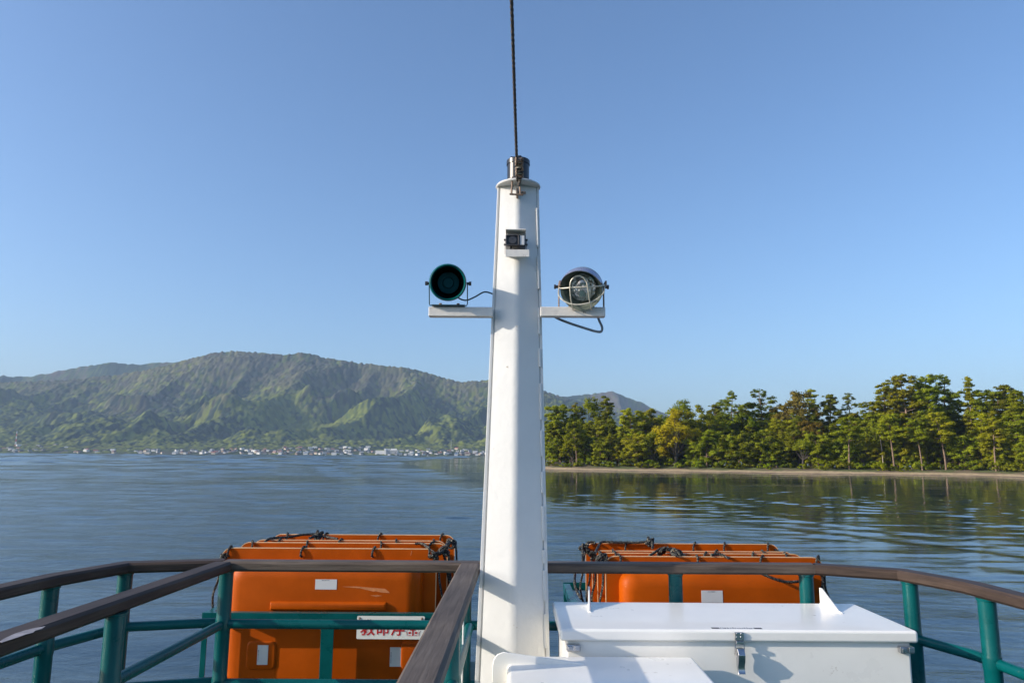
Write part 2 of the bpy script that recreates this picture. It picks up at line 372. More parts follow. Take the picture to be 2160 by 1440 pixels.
# searchlight
lc = atY(1228, 607, MY - 0.10)
sl = thing('searchlight', 'round searchlight with wire guard and visor on the right cross arm', 'searchlight', loc=lc)
Ms = ((CAM - lc).normalized() + Vector((-0.14, 0, -0.22))).to_track_quat('Z', 'Y').to_matrix().to_4x4()
rl = 0.118
MB().lathe([(rl * 0.84, 0.04), (rl, 0.045), (rl * 1.02, 0.03), (rl * 0.98, -0.02), (rl * 0.8, -0.085), (rl * 0.55, -0.11), (rl * 0.52, -0.16), (rl * 0.54, -0.19), (rl * 0.45, -0.20), (0, -0.20)], 56, Ms, cap=False).build('housing', MT['green_grey'], sl, smooth=45)
MB().lathe([(rl * 0.85, 0.042), (rl * 0.80, 0.0), (rl * 0.62, -0.03), (rl * 0.3, -0.05), (0, -0.055)], 56, Ms, cap=False).build('reflector', MT['green_grey'], sl, smooth=60)
m, nt, b = newmat('faceted_lens'); MT['lens'] = m
tc = nd(nt, 'ShaderNodeTexCoord'); vo = nd(nt, 'ShaderNodeTexVoronoi', Scale=55.0); nt.links.new(tc.outputs['Object'], vo.inputs['Vector'])
bp = nd(nt, 'ShaderNodeBump', Strength=0.9, Distance=0.01); nt.links.new(vo.outputs['Distance'], bp.inputs['Height']); nt.links.new(bp.outputs['Normal'], b.inputs['Normal'])
b.inputs['Base Color'].default_value = (0.75, 0.75, 0.75, 1); b.inputs['Metallic'].default_value = 0.6; b.inputs['Roughness'].default_value = 0.18
MB().lathe([(0, 0.012), (rl * 0.2, 0.010), (rl * 0.45, 0.002), (rl * 0.66, -0.012), (rl * 0.66, -0.02), (0, -0.03)], 40, Ms).build('lens', MT['lens'], sl, smooth=60)
bu = MB(); bu.lathe([(0, 0.03), (rl * 0.08, 0.03), (rl * 0.2, 0.022), (rl * 0.22, 0.014), (rl * 0.2, 0.006), (0, 0.005)], 24, Ms @ Matrix.Translation((rl * 0.02, rl * 0.24, 0)))
bu.lathe([(0, 0.02), (rl * 0.2, 0.018), (rl * 0.22, 0.01), (0, 0.0)], 24, Ms @ Matrix.Translation((0, -rl * 0.34, 0)) @ Matrix.Diagonal((0.8, 1.3, 1, 1)))
bu.build('bulb_cap', MT['steel'], sl)
vz = []
for k in range(25):
    a = R(12 + 156 * k / 24); e = math.sin(math.pi * k / 24) ** 0.6
    vz.append((a, 0.045 + 0.075 * e))
v = MB(); vs = []
for a, d in vz:
    for rr, zz in ((rl * 1.0, 0.03), (rl * 0.985, d), (rl * 1.012, d), (rl * 1.03, 0.03)):
        vs.append(Ms @ Vector((rr * math.cos(a), rr * math.sin(a), zz)))
fs = [(i * 4 + k, i * 4 + (k + 1) % 4, (i + 1) * 4 + (k + 1) % 4, (i + 1) * 4 + k) for i in range(24) for k in range(4)] + [(3, 2, 1, 0), (96, 97, 98, 99)]
v.add(vs, fs).build('visor', MT['visor'], sl)
g = MB()
def gp(x, y, z): return Ms @ Vector((x * rl, y * rl, z))
def arc(pts): g.tube(smoothpath([gp(*p) for p in pts], 6), 0.0036, 8)
arc([(-1.08, 0.12, 0.02), (-0.9, 0.14, 0.07), (-0.3, 0.2, 0.1), (0.4, 0.2, 0.1), (0.95, 0.16, 0.07), (1.08, 0.12, 0.02)])
arc([(-1.08, 0.12, 0.02), (-1.05, -0.25, 0.06), (-0.6, -0.55, 0.09), (0, -0.62, 0.1), (0.6, -0.5, 0.09), (1.05, -0.2, 0.06), (1.08, 0.12, 0.02)])
arc([(-0.38, -1.02, 0.03), (-0.42, -0.9, 0.07), (-0.44, -0.4, 0.10), (-0.44, 0.2, 0.105), (-0.36, 0.55, 0.10), (-0.1, 0.72, 0.095), (0.15, 0.68, 0.1), (0.32, 0.45, 0.1), (0.38, 0.2, 0.105), (0.42, -0.4, 0.1), (0.46, -0.9, 0.07), (0.40, -1.02, 0.03)])
g.build('wire_guard', MT['wire'], sl)
zb = atY(1228, 647, MY - 0.07).z - lc.z
yk = MB(); yk.box((0, 0.07, zb + 0.004), (0.15, 0.045, 0.008))
for s in (-1, 1):
    yk.box((s * rl * 1.08, 0.06, zb * 0.5), (0.007, 0.025, -zb + 0.02)); yk.box((s * rl * 1.08, 0.0, 0.015), (0.01, 0.1, 0.03))
yk.build('yoke', MT['rusty'], sl, bevel=0.002)
for s in (-1, 1): MB().lathe([(0, 0), (0.009, 0), (0.009, 0.02), (0.013, 0.02), (0.013, 0.03), (0, 0.03)], 8, Matrix.Translation((s * rl * 1.06, 0.04, 0.015)) @ Euler((0, R(90 * s), 0)).to_matrix().to_4x4()).build('pivot_bolt', MT['darkmetal'], sl)
cab = [atY(1150, 652, MY + 0.05), atY(1172, 669, MY + 0.05), atY(1200, 681, MY + 0.03), atY(1240, 694, MY + 0.03), atY(1258, 699, MY + 0.03), atY(1268, 699, MY + 0.03), atY(1270, 690, MY + 0.03), atY(1264, 676, MY + 0.03), atY(1256, 655, MY + 0.05)]
MB().tube([p - lc for p in smoothpath(cab, 8)], 0.0072, 10).build('cable', MT['cable'], sl)

# ------------------------------------------------------------------ RAILINGS
RH = 0.056; PR = 0.039; TR = 0.026
ZM, ZL = atY(690, 1316, Y_A).z, atY(457, 1440, Y_A).z
def railing(name, label, path, posts, levels=(ZM, ZL), w=0.105, pr=PR, wood='wood'):
    t = thing(name, label, 'railing', loc=(path[0][0], path[0][1], 0)); o = Vector((path[0][0], path[0][1], 0))
    pts = [Vector((x, y, RT)) - o for x, y in path]
    build_plank(pts, w, RH, t, wood=wood)
    for x, y in posts:
        p = Vector((x, y, 0)) - o
        zz_ = [0.0]; rr_ = [pr]
        for lv in sorted(levels):
            for dz, k in ((-0.036, 1.0), (-0.03, 1.05), (-0.02, 1.07), (0.02, 1.07), (0.03, 1.05), (0.036, 1.0)): zz_.append(lv + dz); rr_.append(pr * k)
        zz_ += [RT - RH - 0.012, RT - RH - 0.010, RT - RH]; rr_ += [pr, pr * 1.12, pr * 1.15]
        MB().tube([p + Vector((0, 0, z)) for z in zz_], rr_, 24).build('post', MT['teal'], t)
    for lv in levels:
        MB().tube([Vector((q.x, q.y, lv)) for q in pts], TR, 16).build('mid_rail', MT['teal'], t)
    return t
def xy(px, py): 
    p = atZ(px, py, RT); return (p.x, p.y)
def Xat(px, py, Y): return atY(px, py, Y).x
A0, A1 = (atZ(478, 1180, RT).x, Y_A), (atZ(1712, 1187, RT).x, Y_A + 0.0)
stern = railing('stern_railing', 'straight teal railing with wooden cap running across the stern behind the mast', [A0, A1],
                [(Xat(475, 1250, Y_A), Y_A), (-0.26, Y_A), (Xat(1425, 1235, Y_A), Y_A), (Xat(1701, 1235, Y_A), Y_A)], wood='greywood')
BX = (atZ(478, 1182, RT).x + atZ(0, 1340, RT).x) / 2
st_p = [(-6, 1335), (10, 1326), (28, 1318), (50, 1311), (72, 1306), (92, 1302.5), (84, 1308), (70, 1312), (66, 1316), (50, 1320), (34, 1326), (18, 1331), (0, 1337)]
bpost = atZ(247, 1262, RT)
railing('stair_railing', 'teal railing with wooden cap leading inward from the rear left corner post', [(atZ(478, 1182, RT).x - 0.01, Y_A - 0.055), (atZ(0, 1340, RT).x, atZ(0, 1340, RT).y), (atZ(0, 1340, RT).x - 0.02, 0.9)], [(bpost.x, bpost.y), (BX - 0.02, 1.7)])
worn = bpy.data.objects['stair_railing']; wv_ = [atZ(x + 4, y + 17, RT + 0.0012) - worn.location for x, y in st_p]
MB().add([v - Vector((0, 0, 0.0008)) for v in wv_] + wv_, [tuple(range(len(wv_))), tuple(range(len(wv_), 2 * len(wv_)))] + [(k, (k + 1) % len(wv_), len(wv_) + (k + 1) % len(wv_), len(wv_) + k) for k in range(len(wv_))]).build('worn_patch', simple('bleached_wood', (0.24, 0.23, 0.25), 0.8, var=0.3, scale=25), worn)
DX = atZ(877, 1440, RT).x
railing('stair_railing', 'broad weathered wooden capped railing running from the mast foot toward the viewer', [(atZ(990, 1190, RT).x, Y_A - 0.055), (DX, atZ(877, 1440, RT).y), (DX, 0.9)], [(DX, -DX * 1500 / 116 * 0.98), (DX, 2.1)], w=0.118, wood='greywood')
c0 = atZ(460, 1171.5, RT)
cpth = [(A0[0] - 0.02, Y_A + 0.03), xy(267, 1184.5), xy(110, 1211), xy(0, 1235), (-2.46, 2.3), (-2.46, 0.8)]
railing('side_railing', 'curved teal bulwark railing on the outer left beside the open water', cpth, [cpth[1], cpth[2], (-2.46, 2.3)])
rpth = [A1, xy(1900, 1200), xy(2047, 1226), xy(2160, 1254), (2.43, 2.3), (2.43, 0.8)]
p2 = xy(1917, 1203); p3 = xy(2078, 1235)
railing('side_railing', 'curved teal bulwark railing on the outer right behind the white locker', rpth, [p2, p3, (2.43, 2.3)])
# thin pull cord beside the inner stair railing
pc = atY(977, 1300, 3.7)
tag(MB().tube(smoothpath([Vector((pc.x - 0.0, pc.y, 0.93)), Vector((pc.x, pc.y, 0.6)), Vector((pc.x - 0.004, pc.y, 0.3)), Vector((pc.x - 0.002, pc.y, 0.02))], 8), 0.004, 8).build('white_cord', MT['whiteclean']), 'thin white cord hanging beside the post at the mast foot', 'cord')

# ------------------------------------------------------------------ LOCKER
LY1 = Y_A - 0.115; LZ = atY(1480, 1269.5, LY1).z; LY0 = atZ(1550, 1328, LZ).y
LX0 = (atZ(1168, 1268, LZ).x + atZ(1178, 1325, LZ).x) / 2; LX1 = (atZ(1803, 1269, LZ).x + atZ(1925, 1329, LZ).x) / 2
lk = thing('life_jacket_locker', 'large white deck locker with a hinged lid right of the mast', 'locker', loc=((LX0 + LX1) / 2, (LY0 + LY1) / 2, 0))
lo = Vector(lk.location); LW, LD = LX1 - LX0, LY1 - LY0
MB().box((0, 0.0, (LZ - 0.05) / 2), (LW - 0.06, LD - 0.044, LZ - 0.05)).build('body', MT['whiteclean'], lk, bevel=0.012, seg=3)
ld = MB().box((0, 0, LZ - 0.0275), (LW, LD, 0.055))
ld.build('lid', MT['whiteclean'], lk, bevel=0.014, seg=4)
for fx in (atY(1246, 1262, LY1 - 0.1).x, atY(1744, 1262, LY1 - 0.1).x):
    y1, y0 = LY1 - 0.02, LY1 - 0.26; h = 0.085; th = 0.011
    x = fx - lo.x
    vs = [(x - th / 2, y0 - lo.y, LZ - 0.002), (x - th / 2, y1 - lo.y, LZ - 0.002), (x - th / 2, y1 - lo.y, LZ + h), (x - th / 2, y1 - 0.025 - lo.y, LZ + h),
          (x + th / 2, y0 - lo.y, LZ - 0.002), (x + th / 2, y1 - lo.y, LZ - 0.002), (x + th / 2, y1 - lo.y, LZ + h), (x + th / 2, y1 - 0.025 - lo.y, LZ + h)]
    vs = [(vx_ + (x * ((vy_ + lo.y) / y1 - 1) + 0 if fx < 1 else 0) + (lo.x * ((vy_ + lo.y) / y1 - 1) if fx < 1 else 0), vy_, vz_) for vx_, vy_, vz_ in vs]
    f = MB().add(vs, [(0, 1, 2, 3), (7, 6, 5, 4), (0, 4, 5, 1), (1, 5, 6, 2), (2, 6, 7, 3), (3, 7, 4, 0)])
    f.tube([(vs[0][0] + th / 2, y0 - 0.01 - lo.y, LZ), (vs[1][0] + th / 2, y1 - lo.y, LZ)], 0.009, 8)
    f.build('lid_stop', MT['whiteclean'], lk, bevel=0.003)
# centre latch
lx = atY(1558, 1340, LY0).x - lo.x; yf = LY0 - lo.y
la = MB().box((lx, yf - 0.005, LZ - 0.026), (0.042, 0.010, 0.036)); la.box((lx, yf - 0.012, LZ - 0.052), (0.036, 0.016, 0.014))
lt = la.build('latch', MT['steel'], lk, bevel=0.002)
for a, c in ((-0.010, 0.008), (0.010, 0.008), (-0.012, -0.006), (0.008, -0.006)): MB().lathe([(0, 0.004), (0.003, 0.003), (0.0045, 0.0)], 10, Matrix.Translation((lx + a, yf - 0.010, LZ - 0.022 + c)) @ Euler((R(90), 0, 0)).to_matrix().to_4x4()).build('rivet', MT['steel'], lt)
lp = MB(); zz = LZ - 0.05
lp.tube([(lx - 0.019, yf - 0.012, zz), (lx - 0.022, yf - 0.006, zz - 0.055), (lx - 0.015, yf - 0.006, zz - 0.062)], 0.0024, 6); lp.tube([(lx + 0.019, yf - 0.012, zz), (lx + 0.022, yf - 0.006, zz - 0.055), (lx + 0.015, yf - 0.006, zz - 0.062)], 0.0024, 6)
lp.build('wire_loop', MT['steel'], lt)
yl = yf + 0.04
lv = MB(); rings = []
for dz, dy, th in ((-0.026, -0.052, 0.014), (-0.05, -0.062, 0.02), (-0.08, -0.058, 0.018), (-0.105, -0.052, 0.012), (-0.125, -0.060, 0.007), (-0.134, -0.068, 0.005)):
    z = LZ - 0.05 + dz; rings.append([Vector((lx - 0.016, yl + dy - th, z)), Vector((lx + 0.016, yl + dy - th, z)), Vector((lx + 0.016, yl + dy + th, z)), Vector((lx - 0.016, yl + dy + th, z))])
lv.loft(rings).build('lever', MT['steel'], lt, bevel=0.002)
for px in (1209, 1908):
    q = atY(px, 1363, LY0 + 0.02); x = q.x - lo.x
    t_ = MB().box((x, yf + 0.010, LZ - 0.083), (0.064, 0.03, 0.030))
    t_.box((x - 0.016, yf - 0.008, LZ - 0.083), (0.022, 0.012, 0.02)); t_.box((x + 0.016, yf - 0.008, LZ - 0.08), (0.026, 0.012, 0.024))
    t_.build('lid_catch', MT['steel'], lk, bevel=0.003)
# label strip on the lid
st = MB(); y_ = yf + 0.030
x0 = atY(1500, 1320, LY0 + 0.03).x - lo.x; x1 = atY(1607, 1320, LY0 + 0.03).x - lo.x
st.box(((x0 + x1) / 2, y_, LZ + 0.0006), (x1 - x0, 0.022, 0.0012))
ls = st.build('label_strip', MT['sticker'], lk)
ik = MB(); ik.box((x0 + 0.019, y_, LZ + 0.0016), (0.036, 0.02, 0.0012)); ik.box((x1 - 0.019, y_, LZ + 0.0016), (0.036, 0.02, 0.0012))
xx = x0 + 0.045
while xx < x1 - 0.05:
    w_ = random.uniform(0.003, 0.007); ik.box((xx, y_ + random.uniform(-0.004, 0.004), LZ + 0.0016), (w_, random.uniform(0.008, 0.015), 0.0012)); xx += w_ + random.uniform(0.004, 0.008)
ik.build('lettering', MT['ink'], ls)

# lower bench box in front of it
BY1 = LY0 - 0.015; BZ = atY(1300, 1382.5, BY1).z; BX1 = atZ(1462, 1383.5, BZ).x; BX0 = atZ(1070, 1402, BZ).x
bx = thing('deck_box', 'low white box with rounded end plate in front of the large locker', 'deck box', loc=((BX0 + BX1) / 2, BY1 - 0.45, 0))
bo = Vector(bx.location)
MB().box((0.0, 0, BZ / 2), (BX1 - BX0, 0.90, BZ)).build('body', MT['whiteclean'], bx, bevel=0.02, seg=4)
# end plate with rounded corner, dying into the top
yp = BY1 - 0.13; th = 0.012
pl0 = atY(1038, 1420, yp).x; plt = atY(1060, 1374, yp).z; pr1 = atY(1232, 1407, yp).x
prof = [(pl0, 0.05), (pl0, plt - 0.06), (pl0 + 0.006, plt - 0.03), (pl0 + 0.022, plt - 0.009), (pl0 + 0.048, plt), (pl0 + 0.07, plt - 0.003), (pr1, BZ + 0.004), (pr1, BZ - 0.03), (BX0 + 0.05, BZ - 0.03), (BX0 + 0.05, 0.05)]
vs = [Vector((x, yp - th / 2, z)) - bo for x, z in prof] + [Vector((x, yp + th / 2, z)) - bo for x, z in prof]; n = len(prof)
MB().add(vs, [tuple(range(n - 1, -1, -1)), tuple(range(n, 2 * n))] + [(k, (k + 1) % n, n + (k + 1) % n, n + k) for k in range(n)]).build('end_plate', MT['whiteclean'], bx, bevel=0.004)

# ------------------------------------------------------------------ LIFE FLOATS
FH, FT = 0.97, 0.115
def float_body(W, sgn):
    rings = []
    for ins, y, rad in ((0.085, 0.004, 0.09), (0.088, 0.045, 0.09), (0.100, 0.075, 0.085), (0.120, 0.098, 0.075), (0.150, 0.110, 0.06), (0.175, FT, 0.05)):
        rings.append([Vector((x, sgn * y, z)) for x, z in rrect(W - 2 * ins, FH - 2 * ins, rad, 6)])
    return MB().loft(rings)
def rope_path_loops(W, holes):
    """short loops of rope through the flange holes and slack behind the flange"""
    segs = []
    for h in holes:
        x = h + random.uniform(-0.02, 0.02); t = FH / 2
        w1 = random.uniform(-0.01, 0.02)
        segs.append(smoothpath([(x, -0.004, t - 0.052), (x - 0.004, -0.020, t - 0.045), (x, -0.017, t - 0.012), (x + w1, -0.002, t + 0.010), (x + w1 * 1.5, 0.014, t - 0.004), (x + w1 * 2, 0.018, t - 0.06)], 7))
    for a, b in zip(holes[:-1], holes[1:]):
        t = FH / 2; m_ = (a + b) / 2
        segs.append(smoothpath([(a, 0.02, t - 0.06), (m_, 0.026, t - 0.12 - random.uniform(0, 0.03)), (b, 0.02, t - 0.06)], 10))
    for s in (-1, 1):
        xs = s * (W / 2); t = FH / 2
        segs.append(smoothpath([(holes[0] if s < 0 else holes[-1], 0.02, t - 0.06), (xs - s * 0.06, 0.02, t - 0.05), (xs - s * 0.015, -0.012, t - 0.04), (xs + s * 0.012, 0.0, t - 0.09), (xs + s * 0.02, 0.01, t - 0.2), (xs + s * 0.045, 0.0, t - 0.33), (xs + s * 0.01, 0.0, t - 0.46), (xs - s * 0.03, -0.02, t - 0.48)], 8))
    return segs
def knot(mb, c, r=0.028, n=70, th=0.0085, seed=0):
    rr = random.Random(seed); ph = [rr.uniform(0, 6.28) for _ in range(6)]; pts = []
    for k in range(n):
        t = 2 * math.pi * k / n * 1.0
        pts.append(Vector(c) + Vector((r * (math.sin(2 * t + ph[0]) + 0.5 * math.sin(3 * t + ph[1])) * 0.8, r * (math.cos(3 * t + ph[2])) * 0.7, r * (math.sin(3 * t + ph[3]) + 0.5 * math.cos(2 * t + ph[4])) * 0.75)))
    mb.tube(pts + [pts[0]], th, 8, twist=140)
def make_float(label, X, Y, ztop, W, holes, front=None):
    t = thing('life_float', label, 'life float', 'orange life floats stacked at the stern', loc=(X, Y, ztop - FH / 2))
    th = 0.007
    out = rrect(W, FH, 0.065, 8)
    MB().loft([[Vector((x, -th, z)) for x, z in out], [Vector((x, th, z)) for x, z in out]]).build('flange', MT['orange'], t)
    o2 = rrect(W + 0.005, FH + 0.005, 0.067, 8); i2 = rrect(W - 0.004, FH - 0.004, 0.063, 8)
    e = MB(); n = len(o2); tt = th + 0.0008
    rings = [[Vector((x, -tt, z)) for x, z in i2], [Vector((x, -tt, z)) for x, z in o2], [Vector((x, tt, z)) for x, z in o2], [Vector((x, tt, z)) for x, z in i2]]
    e.loft(rings, cap=False); e.build('flange_edge', MT['orangeedge'], t)
    for sgn in (-1, 1):
        b = float_body(W, sgn)
        if sgn < 0 and front is not None: front(b, W)
        b.build('body', MT['orange'], t, smooth=50)
    rp = MB()
    for sg in rope_path_loops(W, holes): rp.tube(sg, 0.0068, 9, twist=140)
    for s in (-1, 1): knot(rp, (s * (W / 2 - 0.01), 0.0, FH / 2 - 0.06), 0.018, th=0.007, seed=int(abs(X * 100) + s * 7 + Y * 10))
    rp.build('rope', MT['rope'], t)
    return t
def rib_box(mb, c, size, ch=0.014):
    """raised pad with sloping sides on the front face (-y)"""
    x, z = size[0] / 2, size[2] / 2; y0, y1 = c[1], c[1] - size[1]
    o = rrect(2 * x, 2 * z, min(x, z) * 0.35, 5); i = rrect(2 * x - 2 * ch, 2 * z - 2 * ch, max(0.004, min(x, z) * 0.35 - ch * 0.5), 5)
    m_ = rrect(2 * x - 0.8 * ch, 2 * z - 0.8 * ch, max(0.004, min(x, z) * 0.35 - ch * 0.3), 5)
    mb.loft([[Vector((a + c[0], y0 + 0.004, b + c[2])) for a, b in o], [Vector((a + c[0], y0 - size[1] * 0.75, b + c[2])) for a, b in m_], [Vector((a + c[0], y1, b + c[2])) for a, b in i]])
FY = Y_A + 0.68
def fdef(xl, yl, xr, yr, Y, holes):
    a, c = atY(xl, yl, Y), atY(xr, yr, Y); return ((a.x + c.x) / 2, Y, (a.z + c.z) / 2, c.x - a.x, holes)
LF = [fdef(470, 1151, 921, 1161, FY, (-0.66, -0.2, 0.29, 0.66)), fdef(508, 1141, 944, 1148, FY + 0.26, (-0.62, -0.25, 0.25, 0.62)), fdef(536, 1135.5, 942, 1143, FY + 0.47, (-0.5, -0.1, 0.33, 0.62)), fdef(577, 1123.5, 959, 1131, FY + 0.76, (-0.58, -0.32, 0.1, 0.58))]
RF = [fdef(1277, 1170.5, 1733, 1177, FY, (-0.6, -0.1, 0.3, 0.68)), fdef(1260, 1163, 1692, 1171, FY + 0.25, (-0.6, 0.02, 0.35, 0.6)), fdef(1249, 1159.5, 1673, 1165, FY + 0.44, (-0.6, 0.16, 0.5)), fdef(1235.5, 1144.5, 1641, 1148, FY + 0.74, (-0.45, 0.1, 0.3, 0.66))]
def lfront(b, W):
    y = -FT
    X, Y, zt = LF[0][:3]; zc = zt - FH / 2
    def loc(px, py): p = atY(px, py, Y - FT); return p.x - X, p.z - zc
    xa, za = loc(570, 1267); xb, zb_ = loc(816, 1288)
    rib_box(b, ((xa + xb) / 2, y, (za + zb_) / 2), (xb - xa, 0.022, abs(za - zb_)))
    xa, za = loc(521, 1350); xb, zb_ = loc(548, 1412)
    rib_box(b, ((xa + xb) / 2 + 0.05, y, (za + zb_) / 2), (xb - xa + 0.1, 0.009, abs(za - zb_)))
    xa, za = loc(849, 1350); xb, zb_ = loc(890, 1412)
    rib_box(b, ((xa + xb) / 2 + 0.02, y, (za + zb_) / 2), (xb - xa + 0.06, 0.009, abs(za - zb_)))
names = ['nearest', 'second', 'third', 'farthest']
def fl_label(side, k):
    if side == 'left':
        return ['frontmost orange life float of the left stack, bearing the wide white sticker', 'second orange life float from the front in the left stack',
                'third orange life float from the front in the left stack', 'rearmost orange life float of the left stack, against the water'][k]
    return ['frontmost orange life float behind the white locker, with one white sticker', 'second orange life float from the front behind the white locker',
            'third orange life float from the front behind the white locker', 'rearmost orange life float of the stack behind the white locker'][k]
def sticker(t, px0, py0, px1, py1, Y, name='sticker'):
    a = atY(px0, py0, Y); b = atY(px1, py1, Y); o = Vector(t.location)
    MB().box(((a.x + b.x) / 2 - o.x, Y - o.y - 0.0008, (a.z + b.z) / 2 - o.z), (b.x - a.x, 0.0016, a.z - b.z)).build(name, MT['sticker'], t)
    s_ = t.children[-1] if False else [c_ for c_ in bpy.data.objects if c_.parent == t and c_.name.split('.')[0] == name][-1]
    w_, h_ = b.x - a.x, a.z - b.z; cx_, cz_ = (a.x + b.x) / 2 - o.x, (a.z + b.z) / 2 - o.z
    mk = MB(); n_ = 9
    for i_ in range(n_):
        if w_ > h_: mk.box((cx_ - w_ * 0.18 + w_ * 0.36 * i_ / n_, Y - o.y - 0.0019, cz_ + h_ * 0.40), (w_ * 0.025, 0.0006, h_ * random.uniform(0.03, 0.07)))
        else: mk.box((cx_ - w_ * 0.40, Y - o.y - 0.0019, cz_ - h_ * 0.3 + h_ * 0.6 * i_ / n_), (w_ * random.uniform(0.04, 0.08), 0.0006, h_ * 0.03))
    mk.build('print', MT['ink'], s_)
for k, (X, Y, z, W, h) in enumerate(LF):
    t = make_float(fl_label('left', k), X, Y, z, W, h, lfront if k == 0 else None)
    if k == 0:
        sticker(t, 665.5, 1221, 710, 1242.5, Y - FT); sticker(t, 544, 1359.5, 564, 1401, Y - FT - 0.009); sticker(t, 823, 1364, 846, 1405, Y - FT)
MT['scuff'] = simple('scuffed_fibreglass', (0.56, 0.20, 0.07), 0.6, var=0.2, scale=40)
fl0 = [o_ for o_ in bpy.data.objects if o_.name == 'life_float'][0]
for pl_ in ([(722, 1236.5), (752, 1236), (775, 1238), (800, 1240), (812, 1241), (820, 1247), (822, 1250), (806, 1249), (792, 1246), (788, 1247), (772, 1243), (760, 1240), (742, 1238.5)], [(781, 1255), (796, 1254), (806, 1256), (793, 1257.5)], [(868, 1160.8), (869, 1160.8), (868, 1166), (866.8, 1171), (866, 1171), (867, 1165)]):
    yy_ = LF[0][1] - FT - 0.0012 if pl_[0][1] > 1180 else LF[0][1] - 0.0082
    pp_ = [atY(x_, y_, yy_) - Vector(fl0.location) for x_, y_ in pl_]; n_ = len(pp_)
    MB().add(pp_ + [p_ + Vector((0, 0.001, 0)) for p_ in pp_], [tuple(range(n_)), tuple(range(2 * n_ - 1, n_ - 1, -1))] + [(k_, n_ + k_, n_ + (k_ + 1) % n_, (k_ + 1) % n_) for k_ in range(n_)]).build('scuff_mark', MT['scuff'], fl0)
for k, (X, Y, z, W, h) in enumerate(RF):
    t = make_float(fl_label('right', k), X, Y, z, W, h)
    if k == 0: sticker(t, 1479, 1244.5, 1525, 1270, Y - FT)
# lashings across the stacks
def lashing(label, pts, knots, tails):
    t = thing('lashing_rope', label, 'rope', loc=pts[0][0]); o = Vector(t.location)
    for p in pts + tails: MB().tube([q - o for q in smoothpath(p, 14)], 0.0085, 9, twist=130).build('rope_run', MT['rope'], t)
    for i, kx in enumerate(knots):
        mb = MB(); knot(mb, kx - o, 0.028, seed=i + 3, th=0.0085, n=90); mb.build('knot', MT['rope'], t)
    return t
a = lambda px, py, Y: atY(px, py, FY + (Y - 4.77) * 1.03)
lashing('black lashing rope tied across the top of the left orange float stack',
        [[a(556, 1146, 5.14), a(566, 1137, 5.2), a(580, 1134, 5.3), a(610, 1132, 5.35), a(640, 1127, 5.4), a(668, 1126, 5.42)], [a(652, 1135, 5.3), a(668, 1130, 5.36), a(690, 1132, 5.38), a(712, 1136, 5.3)],
         [a(876, 1146, 5.0), a(892, 1146, 4.98), a(906, 1158, 4.85), a(915, 1166, 4.74), a(932, 1163, 4.8), a(942, 1148, 5.0), a(952, 1138, 5.35)]],
        [a(671, 1128, 5.38), a(933, 1160, 4.86), a(952, 1146, 5.2)],
        [[a(915, 1164, 4.74), a(911, 1172, 4.73), a(905, 1170, 4.74)], [a(932, 1164, 4.8), a(938, 1176, 4.82), a(950, 1235, 4.9)]])
lashing('black lashing rope knotted over the orange float stack behind the locker',
        [[a(1228, 1200, 5.3), a(1230, 1160, 5.42), a(1238, 1146, 5.46), a(1250, 1142.5, 5.47), a(1256, 1146, 5.46)], [a(1256, 1166, 5.1), a(1262, 1152, 5.35), a(1272, 1142.5, 5.46), a(1310, 1143.5, 5.46), a(1350, 1143.5, 5.46), a(1370, 1140, 5.46)],
         [a(1370, 1172, 4.9), a(1385, 1162, 4.96), a(1398, 1156, 5.0), a(1412, 1160, 4.98), a(1428, 1172, 4.74)], [a(1405, 1160, 4.98), a(1420, 1157, 5.0), a(1432, 1166, 4.9), a(1447, 1172, 4.84)],
         [a(1214, 1200, 5.2), a(1212, 1225, 5.0), a(1216, 1244, 4.9), a(1226, 1262, 4.8)], [a(1500, 1170, 4.76), a(1520, 1169, 4.78), a(1538, 1177, 4.74)]],
        [a(1371, 1142, 5.44), a(1398, 1162, 4.96), a(1428, 1168, 4.8), a(1248, 1168, 4.98), a(1270, 1174, 4.76), a(1232, 1154, 5.44)],
        [[a(1580, 1195, 4.62), a(1620, 1215, 4.6), a(1655, 1226, 4.6), a(1690, 1224, 4.62), a(1722, 1205, 4.72)], [a(1722, 1205, 4.72), a(1734, 1215, 4.75), a(1735, 1235, 4.75), a(1728, 1250, 4.75)], [a(1374, 1140, 5.44), a(1377, 1150, 5.4), a(1376, 1156, 5.35)]])

